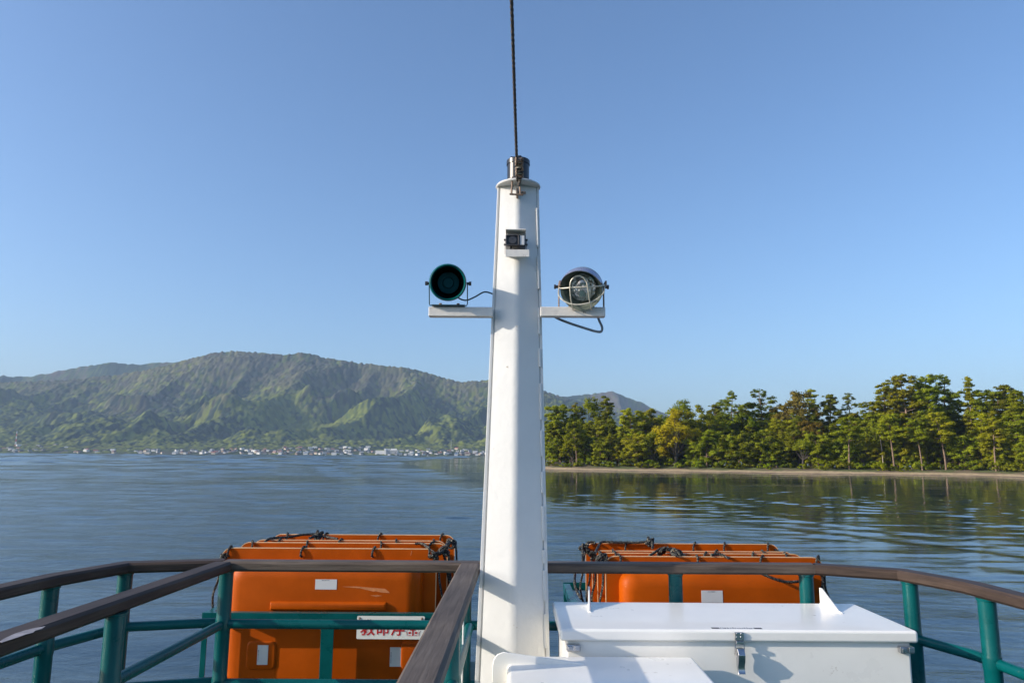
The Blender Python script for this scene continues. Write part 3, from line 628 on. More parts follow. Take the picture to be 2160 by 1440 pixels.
# ------------------------------------------------------------------ CRADLES
def cradle(label, x0, x1, y0, y1, z, posts):
    t = thing('float_cradle', label, 'cradle', 'teal steel cradles holding the life floats', loc=((x0 + x1) / 2, (y0 + y1) / 2, 0)); o = Vector(t.location)
    w = 0.05
    f = MB()
    f.box(((x0 + x1) / 2 - o.x, y0 - o.y, z - 0.003), (x1 - x0, w, 0.006)); f.box(((x0 + x1) / 2 - o.x, y0 - w / 2 + 0.003 - o.y, z - 0.032), (x1 - x0, 0.006, 0.052))
    f.build('front_beam', MT['teal'], t, bevel=0.002)
    for x, s in ((x0, 1), (x1, -1)):
        f = MB(); f.box((x + s * w / 2 - o.x, (y0 + y1) / 2 - o.y, z - 0.008), (w, y1 - y0 - w, 0.006)); f.box((x + s * 0.003 - o.x, (y0 + y1) / 2 - o.y, z - 0.040), (0.006, y1 - y0 - w, 0.055))
        f.build('side_beam', MT['teal'], t, bevel=0.002)
    MB().box(((x0 + x1) / 2 - o.x, y1 - o.y, z - 0.03), (x1 - x0, 0.006, 0.06)).build('rear_beam', MT['teal'], t, bevel=0.002)
    for x, y, pw in posts:
        f = MB(); f.box((x - o.x, y - o.y, z / 2 - 0.03), (pw, 0.006, z - 0.06)); f.box((x - pw / 2 + 0.003 - o.x, y + 0.028 - o.y, z / 2 - 0.03), (0.006, 0.05, z - 0.06))
        f.build('post', MT['teal'], t, bevel=0.002)
    return t
CY = FY - 0.21; CZ = atY(690, 1291, CY).z; CE = FY + 0.92; CP = CY - 0.012
cl0, cl1 = atY(429, 1300, CY).x, atY(958, 1300, CY).x; cr0 = atY(1188, 1226, CE).x
cradle('teal steel cradle under the left orange float stack', cl0, cl1, CY, CE, CZ, [(cl0 + 0.02, CP, 0.035), (atY(689, 1370, CP).x, CP, 0.08), (cl1 - 0.03, CP, 0.05), (cl0 + 0.03, CE - 0.005, 0.05), (cl1 - 0.03, CE - 0.005, 0.05)])
cradle('teal steel cradle under the orange float stack behind the locker', cr0, cr0 + 1.82, CY, CE, CZ, [(cr0 + 0.03, CP, 0.05), (cr0 + 0.9, CP, 0.08), (cr0 + 1.78, CP, 0.05), (cr0 + 0.03, CE - 0.005, 0.05), (cr0 + 1.78, CE - 0.005, 0.05)])

# ------------------------------------------------------------------ SIGN
a_, b_ = atY(753.5, 1297.5, CY - 0.035), atY(895, 1347, CY - 0.035)
sg = thing('safety_sign', 'white plate with red Japanese characters screwed to the left cradle', 'sign', loc=((a_.x + b_.x) / 2, CY - 0.033, (a_.z + b_.z) / 2 - 0.002))
sw, shh = b_.x - a_.x, a_.z - b_.z
o = rrect(sw, shh, 0.008, 4)
MB().loft([[Vector((x, -0.0015, z)) for x, z in o], [Vector((x, 0.0015, z)) for x, z in o]]).build('plate', MT['signwhite'], sg)
def text_mesh(body, size, off, depth=0.0006):
    cu = bpy.data.curves.new('text', 'FONT'); cu.body = body; cu.size = size; cu.offset = off; cu.extrude = depth; cu.align_x = 'CENTER'; cu.align_y = 'CENTER'
    ob = bpy.data.objects.new('text', cu); C.objects.link(ob); bpy.context.view_layer.update()
    dg = bpy.context.evaluated_depsgraph_get(); me = bpy.data.meshes.new_from_object(ob.evaluated_get(dg))
    bpy.data.objects.remove(ob); return me
def put_text(name, body, size, off, loc, mat, parent, xs=1.0):
    me = text_mesh(body, size, off); me.transform(Matrix.Rotation(R(90), 4, 'X') @ Matrix.Diagonal((xs, 1, 1, 1)))
    ob = bpy.data.objects.new(name, me); C.objects.link(ob); me.materials.clear(); me.materials.append(mat); ob.location = loc; ob.parent = parent; return ob
put_text('lettering', '救命浮器', 0.094, 0.0012, (-0.002, -0.0024, -0.010), MT['red'], sg)
put_text('small_lettering', '定員数', 0.018, 0.0004, (-sw / 2 + 0.068, -0.0024, shh / 2 - 0.030), MT['ink'], sg)
for x in (-sw / 2 + 0.016, sw / 2 - 0.018): MB().lathe([(0, 0.006), (0.005, 0.005), (0.008, 0.0)], 10, Matrix.Translation((x, -0.0015, shh / 2 - 0.014)) @ Euler((R(90), 0, 0)).to_matrix().to_4x4()).build('screw', MT['rusty'], sg)

# ------------------------------------------------------------------ DECK
out = [(-2.5, -2.0), (-2.5, 2.3), (-2.46, 3.3), (-2.3, 4.1), (-1.86, Y_A + 0.1), (-1.9, CE + 0.1), (2.05, CE + 0.1), (1.95, Y_A + 0.1), (2.3, 4.1), (2.46, 3.3), (2.5, 2.3), (2.5, -2.0)]
dk = MB().loft([[Vector((x, y, -0.12)) for x, y in out], [Vector((x, y, 0)) for x, y in out]]).build('deck', MT['deckgreen']); tag(dk, kind='structure')
hl = [(x * 0.96, y - 0.1 if y > 3 else y) for x, y in out]
h = MB().loft([[Vector((x, y, WZ - 0.6)) for x, y in hl], [Vector((x, y, -0.125)) for x, y in hl]]).build('ferry_hull', MT['hull']); tag(h, 'white hull of the ferry below the upper deck', 'hull')
# ------------------------------------------------------------------ LIGHT, SKY, HAZE
SUN_D = Vector((1.0, 0.265, -0.40)).normalized()          # direction the light travels
EL = math.asin(-SUN_D.z); AZ = math.atan2(-SUN_D.x, -SUN_D.y)   # azimuth from +Y towards +X
w = bpy.data.worlds.new('World'); SC.world = w; w.use_nodes = True
nt = w.node_tree; bg = nt.nodes['Background']
sky = nt.nodes.new('ShaderNodeTexSky'); sky.sky_type = 'NISHITA'; sky.sun_disc = False
sky.sun_elevation = EL; sky.sun_rotation = AZ
sky.air_density = 1.0; sky.dust_density = 2.2; sky.ozone_density = 5.0; sky.altitude = 0
nt.links.new(sky.outputs[0], bg.inputs['Color']); bg.inputs['Strength'].default_value = SKY_STR = 0.148
sd = bpy.data.lights.new('sun', 'SUN'); sun = bpy.data.objects.new('sun', sd); C.objects.link(sun)
sd.energy = 3.8; sd.angle = R(0.5); sd.color = (1.0, 0.90, 0.76)
sun.rotation_euler = SUN_D.to_track_quat('-Z', 'Y').to_euler()
vs_ = SC.view_settings; SC.display_settings.display_device = 'sRGB'
vs_.view_transform = 'Standard'; vs_.look = 'None'; vs_.gamma = 1.0; vs_.exposure = 0.62; vs_.use_curve_mapping = False
cy = SC.cycles; cy.use_denoising = True; cy.max_bounces = 6; cy.volume_bounces = 0; cy.transparent_max_bounces = 6
cy.caustics_reflective = False; cy.caustics_refractive = False

HZ = MB().box((-500, 2300, (WZ - 1 + 640) / 2), (9000, 9000, 640 - (WZ - 1)))
m, nt, b = newmat('haze_air'); nt.nodes.remove(b)
pv = nt.nodes.new('ShaderNodeVolumePrincipled'); pv.inputs['Density'].default_value = 0.000085; pv.inputs['Color'].default_value = (0.54, 0.74, 1.0, 1)
pv.inputs['Anisotropy'].default_value = 0.0
nt.links.new(pv.outputs[0], nt.nodes['Material Output'].inputs['Volume'])
haze = HZ.build('haze', m); tag(haze, kind='stuff')
haze['label'] = 'thin blue haze over the bay and the far hills'; haze['category'] = 'haze'

# ------------------------------------------------------------------ noise
def vnoise(x, y, seed=0):
    x = np.asarray(x, float); y = np.asarray(y, float)
    xi = np.floor(x).astype(np.int64); yi = np.floor(y).astype(np.int64); fx = x - xi; fy = y - yi
    fx = fx * fx * fx * (fx * (fx * 6 - 15) + 10); fy = fy * fy * fy * (fy * (fy * 6 - 15) + 10)
    def h(a, b):
        n = (a * 374761393 + b * 668265263 + seed * 1442695041) & 0xFFFFFFFF
        n = ((n ^ (n >> 13)) * 1274126177) & 0xFFFFFFFF
        return ((n ^ (n >> 16)) & 0xFFFFFF) / float(0xFFFFFF)
    return (h(xi, yi) * (1 - fx) + h(xi + 1, yi) * fx) * (1 - fy) + (h(xi, yi + 1) * (1 - fx) + h(xi + 1, yi + 1) * fx) * fy
def fbm(x, y, oct=4, seed=0):
    a = 0; s = 0; am = 1
    for k in range(oct):
        a = a + am * vnoise(x * 2 ** k, y * 2 ** k, seed + k * 17); s += am; am *= 0.5
    return a / s
def sstep(a, b, x):
    t = np.clip((x - a) / (b - a), 0, 1); return t * t * (3 - 2 * t)
def grid_mesh(name, XX, YY, ZZ, mat, keep=None, cols=None):
    ny, nx = XX.shape
    co = np.stack([XX, YY, ZZ], -1).reshape(-1, 3).astype(np.float32)
    i = np.arange((ny - 1) * (nx - 1)); r_, c_ = i // (nx - 1), i % (nx - 1)
    a = r_ * nx + c_; q = np.stack([a, a + 1, a + nx + 1, a + nx], -1).astype(np.int32)
    me = bpy.data.meshes.new(name); me.vertices.add(len(co)); me.vertices.foreach_set('co', co.ravel())
    me.loops.add(q.size); me.loops.foreach_set('vertex_index', q.ravel())
    me.polygons.add(len(q)); me.polygons.foreach_set('loop_start', np.arange(0, q.size, 4, dtype=np.int32))
    me.polygons.foreach_set('use_smooth', np.ones(len(q), bool))
    if cols is not None:
        at = me.attributes.new('tint', 'FLOAT_COLOR', 'POINT'); at.data.foreach_set('color', np.concatenate([cols.reshape(-1, 3), np.ones((len(co), 1))], -1).astype(np.float32).ravel())
    me.update(); me.validate(); o = bpy.data.objects.new(name, me); C.objects.link(o); me.materials.append(mat); return o

# ------------------------------------------------------------------ WATER
SLOPE = 0.14
def watermat():
    m, nt, b = newmat('lake_water')
    tc = nd(nt, 'ShaderNodeTexCoord'); L = nt.links
    b.inputs['Base Color'].default_value = (0.012, 0.032, 0.048, 1); b.inputs['Roughness'].default_value = 0.04; b.inputs['IOR'].default_value = 1.333
    def noise(sx, sy, rot, detail=3.0, rough=0.5, dist=0.0):
        mp = nd(nt, 'ShaderNodeMapping'); mp.inputs['Scale'].default_value = (sx, sy, 1); mp.inputs['Rotation'].default_value = (0, 0, R(rot))
        L.new(tc.outputs['Object'], mp.inputs['Vector'])
        n = nd(nt, 'ShaderNodeTexNoise', Scale=1.0, Detail=detail, Roughness=rough, Distortion=dist); L.new(mp.outputs[0], n.inputs['Vector']); return n.outputs['Fac']
    def math_(op, a, b_=None, c=None):
        n = nd(nt, 'ShaderNodeMath', operation=op)
        for i, v in enumerate((a, b_, c)):
            if v is None: continue
            if hasattr(v, 'is_output'): L.new(v, n.inputs[i])
            else: n.inputs[i].default_value = v
        return n.outputs[0]
    def mrange(src, a, b_, c=0.0, d=1.0):
        n = nd(nt, 'ShaderNodeMapRange', interpolation_type='SMOOTHSTEP'); L.new(src, n.inputs[0])
        for i, v in enumerate((a, b_, c, d)): n.inputs[i + 1].default_value = v
        return n.outputs[0]
    sx = nd(nt, 'ShaderNodeSeparateXYZ'); L.new(tc.outputs['Object'], sx.inputs[0])
    at = nd(nt, 'ShaderNodeAttribute', attribute_name='tint'); sp = nd(nt, 'ShaderNodeSeparateColor'); L.new(at.outputs['Color'], sp.inputs[0])
    wind = sp.outputs[0]                                     # how ruffled the surface is here
    h1 = math_('MULTIPLY', noise(1.5, 2.6, 12, 5.0, 0.65, 0.5), WAVE['ripple'])
    h2 = math_('MULTIPLY', noise(0.25, 0.55, -8, 3.0, 0.5, 0.3), WAVE['chop'])
    h = math_('MULTIPLY', math_('ADD', h1, h2), wind)
    bp = nd(nt, 'ShaderNodeBump', Strength=1.0, Distance=1.0); L.new(h, bp.inputs['Height']); L.new(bp.outputs['Normal'], b.inputs['Normal'])
    L.new(math_('MULTIPLY_ADD', wind, 0.05, 0.02), b.inputs['Roughness'])
    return m
WAVE = dict(ripple=0.035, chop=0.03)
th = np.concatenate([np.linspace(-180, -52, 14), np.linspace(-50, 50, 520), np.linspace(52, 180, 14)])
rad = np.concatenate([[0.3, 1, 2, 3, 4], 5 * 1.0029 ** np.arange(0, 2115), np.geomspace(2350, 9000, 16)])
TT, RR = np.meshgrid(np.radians(th), rad); XX, YY = np.clip(RR * np.sin(TT), -4950, 3950), np.clip(RR * np.cos(TT), -2150, 6750)
e = XX + 0.2 * YY - 15.3 + 14 * (fbm(XX / 22, YY / 40, 3, 101) - 0.5)
shelter = sstep(-5, 9, e) * sstep(-60, -20, XX + 40)
breeze = np.exp(-(((XX - 52) / 20) ** 2 + ((YY - 112 + 0.08 * (XX - 52)) / 5.5) ** 2)) + 0.35 * sstep(0.6, 0.75, vnoise(XX / 30, YY / 12, 107))
lanes = sstep(0.38, 0.62, fbm(XX / 70 + 0.3, YY / 22, 3, 103))
wind = (1.0 - 0.5 * sstep(0.54, 0.66, fbm(XX / 60 + 0.3, YY / 16, 3, 103))) * (1 - 0.92 * shelter) + 0.35 * breeze * shelter
h = np.zeros_like(XX)
for k, Lk in enumerate((0.9, 1.8, 3.6, 7.2, 14.4, 28.8, 57.6)):
    w_ = np.exp(-(np.log(Lk / np.clip(0.017 * RR, 1.0, 60)) / 0.75) ** 2)
    h += SLOPE * (1 + 0.6 * sstep(120, 500, RR)) * w_ * Lk / 6.28 * 2 * (2 * vnoise(XX / (Lk * 2.6) + 0.3 * YY / (Lk * 2.6) * (-1) ** k, YY / Lk, 200 + k) - 1)
cu_, sv_ = 0.42 * XX - 0.91 * YY, 0.91 * XX + 0.42 * YY
wakeh = 0.038 * (2 * vnoise(cu_ / 7.5, sv_ / 1.55, 311) - 1) + 0.030 * (2 * vnoise(XX / 4.4, YY / 1.35, 313) - 1) + 0.016 * (2 * vnoise(XX / 2.2 - YY / 5, YY / 0.8, 317) - 1)
calm = sstep(62, 125, YY)
h = h * np.clip(wind, 0, 1) + (0.66 + 0.2 * sstep(40, 75, YY)) * wakeh * sstep(-8, 2, e) * (1 - 0.80 * calm) * sstep(14, 30, RR)
h *= sstep(2.0, 8.0, RR) * (RR < 2340)
cols = np.stack([np.clip(wind, 0, 1)] * 3, -1)
wat = grid_mesh('water', XX, YY, WZ + h, watermat(), cols=cols); tag(wat, kind='structure')

# ------------------------------------------------------------------ FAR HILLS
SILF = [(-700, 806), (-200, 792), (0, 788), (70, 790), (110, 781), (180, 765), (240, 760), (290, 762), (340, 761), (400, 758), (460, 764), (600, 800), (1000, 850), (1130, 835), (1160, 828), (1200, 829), (1240, 826), (1288, 821), (1320, 834), (1355, 846), (1385, 862), (1430, 880), (1500, 915), (1600, 945), (2000, 955)]
SIL = [(-500, 822), (-200, 815), (0, 808), (90, 806), (170, 800), (240, 792), (300, 784), (350, 772), (400, 758), (450, 746), (490, 741.5), (520, 744), (560, 745), (600, 750), (640, 745.5), (665, 750), (690, 758), (740, 764), (800, 772), (850, 776), (880, 782),
       (940, 799), (970, 806), (1010, 805), (1040, 801), (1100, 812), (1155, 828), (1200, 842), (1260, 858), (1330, 880), (1400, 905), (1500, 935), (1600, 950), (2000, 957)]
YR = 3350.0
tab = np.array([[*atY(px, py, YR)] for px, py in SIL]); 
step = 4.5
gx = np.arange(-2600, 1300, step); gy = np.arange(2190, 3800, step); XX, YY = np.meshgrid(gx, gy)
H = np.interp(XX, tab[:, 0], tab[:, 2]) - WZ
s = np.clip((YY - 2450) / (YR - 2450), 0, None)
wx = XX + 170 * (fbm(XX / 500, YY / 500, 3, 5) - 0.5) * 2 - 0.45 * (YY - 2450); wy = YY + 120 * (fbm(XX / 400, YY / 400, 3, 9) - 0.5) * 2
def rd(v): return 1 - np.abs(2 * sstep(0.1, 0.9, v) - 1) ** 1.5
n1 = rd(vnoise(wx / 340, wy / 620, 21)); n2 = rd(vnoise(wx / 165, wy / 230, 33)); n3 = rd(vnoise(wx / 80, wy / 95, 44))
nn = 0.60 * n1 + 0.34 * n2 + 0.06 * n3
sc_ = np.clip(s, 0, 1); hr = np.clip(H / 420, 0, 1.1)
main = H * sc_ ** 1.05 * (1 - 0.82 * (1 - nn) * (1 - 0.95 * sc_ ** 3))
def row(y0, wd, hh, lam, seed, lo=0.30):
    yc = y0 + 110 * (fbm(XX / 260, XX * 0, 2, seed + 1) - 0.5) * 2
    k = sstep(lo, 0.85, vnoise(XX / lam + 0.0012 * (YY - y0), YY / 600, seed)); u = np.clip(1 - np.abs((YY - yc) / wd), 0, 1)
    return hh * hr * k * (u * u * (3 - 2 * u)) * (0.45 + 0.55 * (0.65 * n2 + 0.35 * n3))
rows = [row(2660, 210, 140, 230, 501), row(2860, 240, 215, 300, 521), row(3060, 260, 300, 380, 541)]
hill = (main ** 4 + sum(r_ ** 4 for r_ in rows)) ** 0.25
over = np.clip(s - 1, 0, None); hill = np.where(s > 1, H * (1 - 1.6 * over), hill)
hill = hill + 5 * (fbm(XX / 60, YY / 60, 3, 3) - 0.5) * sc_
flat = np.interp(YY, [2190, 2198, 2206, 2450, 2600], [-2.0, -0.3, 1.6, 29, 32]) + 5 * (fbm(XX / 130, YY / 80, 3, 71) - 0.5) * sstep(2210, 2300, YY)
base = np.where(YY < 2450, flat, flat * np.clip(1 - (YY - 2450) / 300, 0, 1) + np.maximum(hill, 0))
base = np.maximum(base, flat * np.clip(1 - (YY - 2450) / 700, 0, 1))
# crowns: jittered cells
CS = 14.0
ci = np.floor(XX / CS).astype(int); cj = np.floor(YY / CS).astype(int)
J = np.random.default_rng(5).random((900, 900, 5))
best = np.full(XX.shape, 1e9); bi = np.zeros(XX.shape, int); bj = np.zeros(XX.shape, int)
for di in (-1, 0, 1):
    for dj in (-1, 0, 1):
        a_, b_ = (ci + di) % 900, (cj + dj) % 900
        px_ = (ci + di + J[a_, b_, 0]) * CS; py_ = (cj + dj + J[a_, b_, 1]) * CS
        d = (XX - px_) ** 2 + (YY - py_) ** 2; mk = d < best
        best = np.where(mk, d, best); bi = np.where(mk, a_, bi); bj = np.where(mk, b_, bj)
rnd = J[bi, bj, 2]; rnd2 = J[bi, bj, 3]; rnd3 = J[bi, bj, 4]
wood = np.where(YY > 2450 + 60 * (fbm(XX / 90, YY * 0, 2, 8) - 0.5), 1.0, (vnoise(XX / 45, YY / 30, 91) > np.where(YY > 2335, 0.30, np.where(XX < -1150, 0.46, 0.60))) & (YY > 2212))
dome = np.clip(1 - best / (CS * 0.80) ** 2, 0, 1) * (4 + 6 * rnd) * np.where(YY > 2440, 1.0, 0.6)
ZH = base + wood * dome + WZ
kind = 0.55 * fbm(XX / 240, YY / 240, 4, 61) + 0.45 * rnd2
alt = np.clip(base / 330, 0, 1)
dark = np.array([0.013, 0.026, 0.013]); mid = np.array([0.058, 0.080, 0.016]); lime = np.array([0.130, 0.145, 0.020]); bare = np.array([0.115, 0.092, 0.070])
col = np.where((kind < 0.43)[..., None], dark, mid) * (0.55 + 0.9 * rnd3[..., None])
ym = 0.9 * sstep(0.46, 0.58, kind + 0.18 * (0.45 - alt)); col = col * (1 - ym[..., None]) + lime * (0.65 + 0.7 * rnd3[..., None]) * ym[..., None]
bm_ = 0.6 * sstep(0.56, 0.74, 0.6 * fbm(XX / 200 + 9, YY / 200, 4, 13) + 0.4 * rnd + 0.55 * (alt - 0.62)); col = col * (1 - bm_[..., None]) + bare * (0.6 + 0.6 * rnd3[..., None]) * bm_[..., None]
fld = fbm(XX / 60, YY / 25, 3, 55)[..., None]
fcol = np.where(fld > 0.52, np.array([0.055, 0.07, 0.02]), np.where(fld > 0.42, np.array([0.04, 0.055, 0.02]), np.array([0.08, 0.065, 0.05])))
col = np.where((wood > 0.5)[..., None], col, fcol)
m, nt, b = newmat('wooded_hills'); at = nd(nt, 'ShaderNodeAttribute', attribute_name='tint')
nt.links.new(at.outputs['Color'], b.inputs['Base Color']); b.inputs['Roughness'].default_value = 0.9; b.inputs['Specular IOR Level'].default_value = 0.1
tag(grid_mesh('hills', XX, YY, ZH, m, cols=col), kind='structure')
YF = 4500.0
tf = np.array([[*atY(px, py, YF)] for px, py in SILF])
fx_ = np.arange(-3600, 1500, 9.0); fy_ = np.arange(3700, 5000, 9.0); XF, YYF = np.meshgrid(fx_, fy_)
HF = np.interp(XF, tf[:, 0], tf[:, 2]) - WZ
sF = np.clip(1 - np.abs(YYF - YF) / 900, 0, 1)
m1 = rd(vnoise((XF - 0.4 * YYF) / 330, YYF / 420, 61)); m2 = rd(vnoise(XF / 150, YYF / 170, 63))
ZF = HF * sF * (1 - 0.85 * (1 - 0.6 * m1 - 0.4 * m2) * (1 - 0.96 * sF ** 8)) + 16 * (fbm(XF / 22, YYF / 22, 2, 67) - 0.4) + WZ - 8
kf = fbm(XF / 200, YYF / 200, 4, 69)[..., None] * 0.6 + 0.4 * fbm(XF / 14, YYF / 14, 2, 73)[..., None]
tag(grid_mesh('hills', XF, YYF, ZF, m, cols=np.where(kf > 0.56, bare * 0.7, np.where(kf > 0.45, mid, dark)) * (0.7 + 0.6 * vnoise(XF / 13, YYF / 13, 79)[..., None])), kind='structure')
def ground_far(x, y):
    i = int(round((x - gx[0]) / step)); j = int(round((y - gy[0]) / step)); i = max(0, min(len(gx) - 1, i)); j = max(0, min(len(gy) - 1, j))
    return base[j, i] + WZ

# ------------------------------------------------------------------ FAR TOWN
HM = {k: simple(k, c, 0.7, var=0.08, scale=0.5) for k, c in dict(wall_white=(0.74, 0.71, 0.67), wall_cream=(0.60, 0.50, 0.38), wall_grey=(0.34, 0.34, 0.34), wall_brown=(0.20, 0.13, 0.09),
      roof_slate=(0.07, 0.075, 0.085), roof_brown=(0.15, 0.08, 0.06), roof_red=(0.30, 0.10, 0.07), roof_blue=(0.12, 0.17, 0.25), roof_pale=(0.40, 0.40, 0.40), glass_dark=(0.03, 0.04, 0.05)).items()}
def house_mesh(w, d, h, rh, hip, wall, roof):
    mb = MB(); e = 0.6
    mb.box((0, 0, h / 2), (w, d, h)); nf = len(mb.f)
    for k in range(max(2, int(w / 3))):
        mb.box((-w / 2 + (k + 0.5) * w / max(2, int(w / 3)), -d / 2 - 0.02, h * 0.62), (1.2, 0.12, 1.2))
    nw = len(mb.f); x0 = w / 2 - (d / 2 if hip else 0)
    X, Y_ = w / 2 + e, d / 2 + e
    if hip: x0 = max(0.5, w / 2 - d / 2)
    else: x0 = X
    vs = [(-X, -Y_, h - 0.1), (X, -Y_, h - 0.1), (X, Y_, h - 0.1), (-X, Y_, h - 0.1), (-x0, 0, h + rh), (x0, 0, h + rh)]
    mb.add(vs, [(0, 1, 5, 4), (2, 3, 4, 5), (1, 2, 5), (3, 0, 4), (3, 2, 1, 0)])
    me = bpy.data.meshes.new('house'); me.from_pydata(mb.v, [], mb.f); me.materials.append(HM[wall]); me.materials.append(HM[roof]); me.materials.append(HM['glass_dark'])
    for i, p in enumerate(me.polygons): p.material_index = 0 if i < nf else (2 if i < nw else 1)
    return me
VAR = [(11, 8, 5.6, 2.6, False, 'wall_white', 'roof_slate', 'small white walled house with dark slate roof in the far shore town'),
       (12, 8, 5.2, 2.8, True, 'wall_cream', 'roof_brown', 'small cream walled house with brown hipped roof in the far shore town'),
       (10, 8, 6.0, 2.4, False, 'wall_grey', 'roof_slate', 'small grey walled house with dark roof in the far shore town'),
       (13, 9, 5.0, 2.8, True, 'wall_brown', 'roof_slate', 'dark brown timber house with slate roof in the far shore town'),
       (14, 9, 6.4, 1.4, False, 'wall_white', 'roof_pale', 'white two storey house with pale low roof in the far shore town'),
       (11, 8, 5.4, 2.6, False, 'wall_cream', 'roof_red', 'small cream house with red tiled roof in the far shore town'),
       (12, 8, 5.4, 2.4, True, 'wall_white', 'roof_blue', 'small white house with blue roof in the far shore town')]
HMESH = [house_mesh(*v[:7]) for v in VAR]
rr = random.Random(4); placed = []
def try_house(px, Y):
    x = (px - 1080) / 1500 * Y * 0.99
    for a, b_ in placed:
        if abs(a - x) < 13 and abs(b_ - Y) < 9: return
    placed.append((x, Y)); k = rr.choices(range(7), weights=(5, 3, 3, 4, 3, 2, 1))[0]
    o = bpy.data.objects.new('house', HMESH[k]); C.objects.link(o); o.location = (x, Y, ground_far(x, Y) - 0.3); o.rotation_euler = (0, 0, rr.choice((0, R(90), R(20), R(-25), R(60)))); sc = rr.uniform(0.8, 1.15); o.scale = (sc, sc, sc)
    tag(o, VAR[k][7], 'house', 'houses of the far shore town')
for cnt, a, b_, y0, y1 in ((22, 0, 150, 2225, 2420), (18, 150, 290, 2215, 2300), (30, 285, 450, 2210, 2300), (75, 445, 610, 2210, 2340), (105, 600, 780, 2210, 2420), (26, 770, 880, 2210, 2320), (85, 860, 1035, 2210, 2380), (6, 1150, 1175, 2215, 2400)):
    for _ in range(cnt): try_house(rr.uniform(a, b_), y0 + (y1 - y0) * rr.random() ** 1.5)
# hotel block
def placef(px, Y): x = (px - 1080) / 1500 * Y * 0.99; return Vector((x, Y, ground_far(x, Y) - 0.5))
ht = thing('hotel', 'large white multi storey hotel on the far shore waterfront', 'hotel', loc=placef(816, 2222))
for nm, c, sz in (('wing', (-18, 0, 7), (26, 16, 14)), ('wing', (18, 2, 8.5), (38, 18, 15)), ('stair_tower', (-1, -1.5, 10), (6, 17, 20)), ('rooftop_block', (24, 3, 18), (18, 10, 4))):
    MB().box(c, sz).build(nm, HM['wall_white'], ht)
for k in range(4):
    f = MB()
    f.box((18, -7.2, 3.2 + 3.4 * k), (35, 0.3, 1.5)); f.build('window_band', HM['glass_dark'], ht)
sh_ = thing('boat_shed', 'long white waterfront shed with pale roof on the far left shore', 'shed', loc=placef(310, 2212))
MB().box((0, 0, 2.6), (30, 10, 5.2)).build('wall', HM['wall_cream'], sh_)
MB().box((0, 0, 5.5), (32, 12, 0.6)).box((0, 0, 6.1), (32, 4, 0.8)).build('roof', HM['roof_pale'], sh_)
MB().box((-5, -5.1, 2), (5, 0.3, 4)).build('door', HM['glass_dark'], sh_)
# red and white lattice tower
tw = thing('radio_tower', 'slender red and white lattice tower at the far left foot of the hills', 'tower', loc=placef(35, 2400))
HM['red_paint'] = simple('tower_red', (0.5, 0.06, 0.03), 0.6); HM['white_paint_far'] = simple('tower_white', (0.7, 0.7, 0.7), 0.6)
for k in range(6):
    f = MB(); z0, z1 = k * 9.0, (k + 1) * 9.0; wa, wb = 1.9 - 0.28 * k, 1.9 - 0.28 * (k + 1)
    cs = [(-1, -1), (1, -1), (1, 1), (-1, 1)]
    for i in range(4):
        a_, b_ = cs[i], cs[(i + 1) % 4]
        f.tube([(a_[0] * wa, a_[1] * wa, z0), (a_[0] * wb, a_[1] * wb, z1)], 0.35, 5); f.tube([(a_[0] * wa, a_[1] * wa, z0), (b_[0] * wb, b_[1] * wb, z1)], 0.22, 4); f.tube([(b_[0] * wa, b_[1] * wa, z0), (a_[0] * wb, a_[1] * wb, z1)], 0.22, 4)
    f.build('lattice_section', HM['red_paint' if k % 2 == 0 else 'white_paint_far'], tw)
pl = placef(953, 2330); tag(MB().tube([pl, pl + Vector((0, 0, 38))], [0.9, 0.5], 8).box(pl + Vector((0, 0, 37)), (3.0, 0.6, 0.6)).build('steel_pole', HM['wall_grey']), 'tall grey pole standing above the far shore houses', 'pole')
# moored boats
def boat_mesh():
    mb = MB(); L = 9
    mb.loft([[Vector((x, -w_, 0.9)), Vector((x, w_, 0.9)), Vector((x, w_ * 0.6, -0.3)), Vector((x, -w_ * 0.6, -0.3))] for x, w_ in ((-L / 2, 1.2), (0, 1.4), (L * 0.3, 1.1), (L / 2, 0.1))])
    mb.box((-0.8, 0, 1.6), (3, 1.8, 1.5)); me = bpy.data.meshes.new('moored_boat'); me.from_pydata([tuple(v) for v in mb.v], [], mb.f); me.materials.append(HM['wall_white']); return me
BM_ = boat_mesh()
for px in (690, 712, 733, 741, 845, 905, 985, 372, 590):
    Y = rr.uniform(2150, 2185); x = (px - 1080) / 1500 * Y * 0.99; o = bpy.data.objects.new('moored_boat', BM_); C.objects.link(o); o.location = (x, Y, WZ); o.rotation_euler = (0, 0, rr.uniform(-0.5, 0.5)); sc = rr.uniform(0.9, 1.6); o.scale = (sc,) * 3
    tag(o, 'small white boat moored off the far town waterfront', 'boat', 'boats moored off the far town')
# ------------------------------------------------------------------ PINE SPIT ON THE RIGHT
SHORE = [(1060, 985.0), (1110, 987.5), (1160, 990.0), (1300, 992.5), (1480, 995.0), (1700, 998.5), (1900, 1001.0), (2060, 1003.5), (2160, 1006.5), (2400, 1013), (2900, 1030)]
SW = [atZ(px, py, WZ) for px, py in SHORE]
def shoreY(px): return float(np.interp(px, [p for p, _ in SHORE], [v.y for v in SW]))
path = smoothpath(SW, 14)
pts = np.array([[p.x, p.y] for p in path]); tg = np.gradient(pts, axis=0); tg /= np.linalg.norm(tg, axis=1)[:, None]; inl = np.stack([-tg[:, 1], tg[:, 0]], -1)
inl[inl[:, 1] < 0] *= -1
offs = np.array([-6, -2, 0, 1.5, 3, 4.5, 6, 7, 8, 10, 14, 20, 30, 45, 58, 66]); hts = np.array([-1.2, -0.35, 0, 0.20, 0.38, 0.55, 0.72, 0.9, 1.05, 1.25, 1.35, 1.45, 1.5, 1.4, 0.6, -1.2])
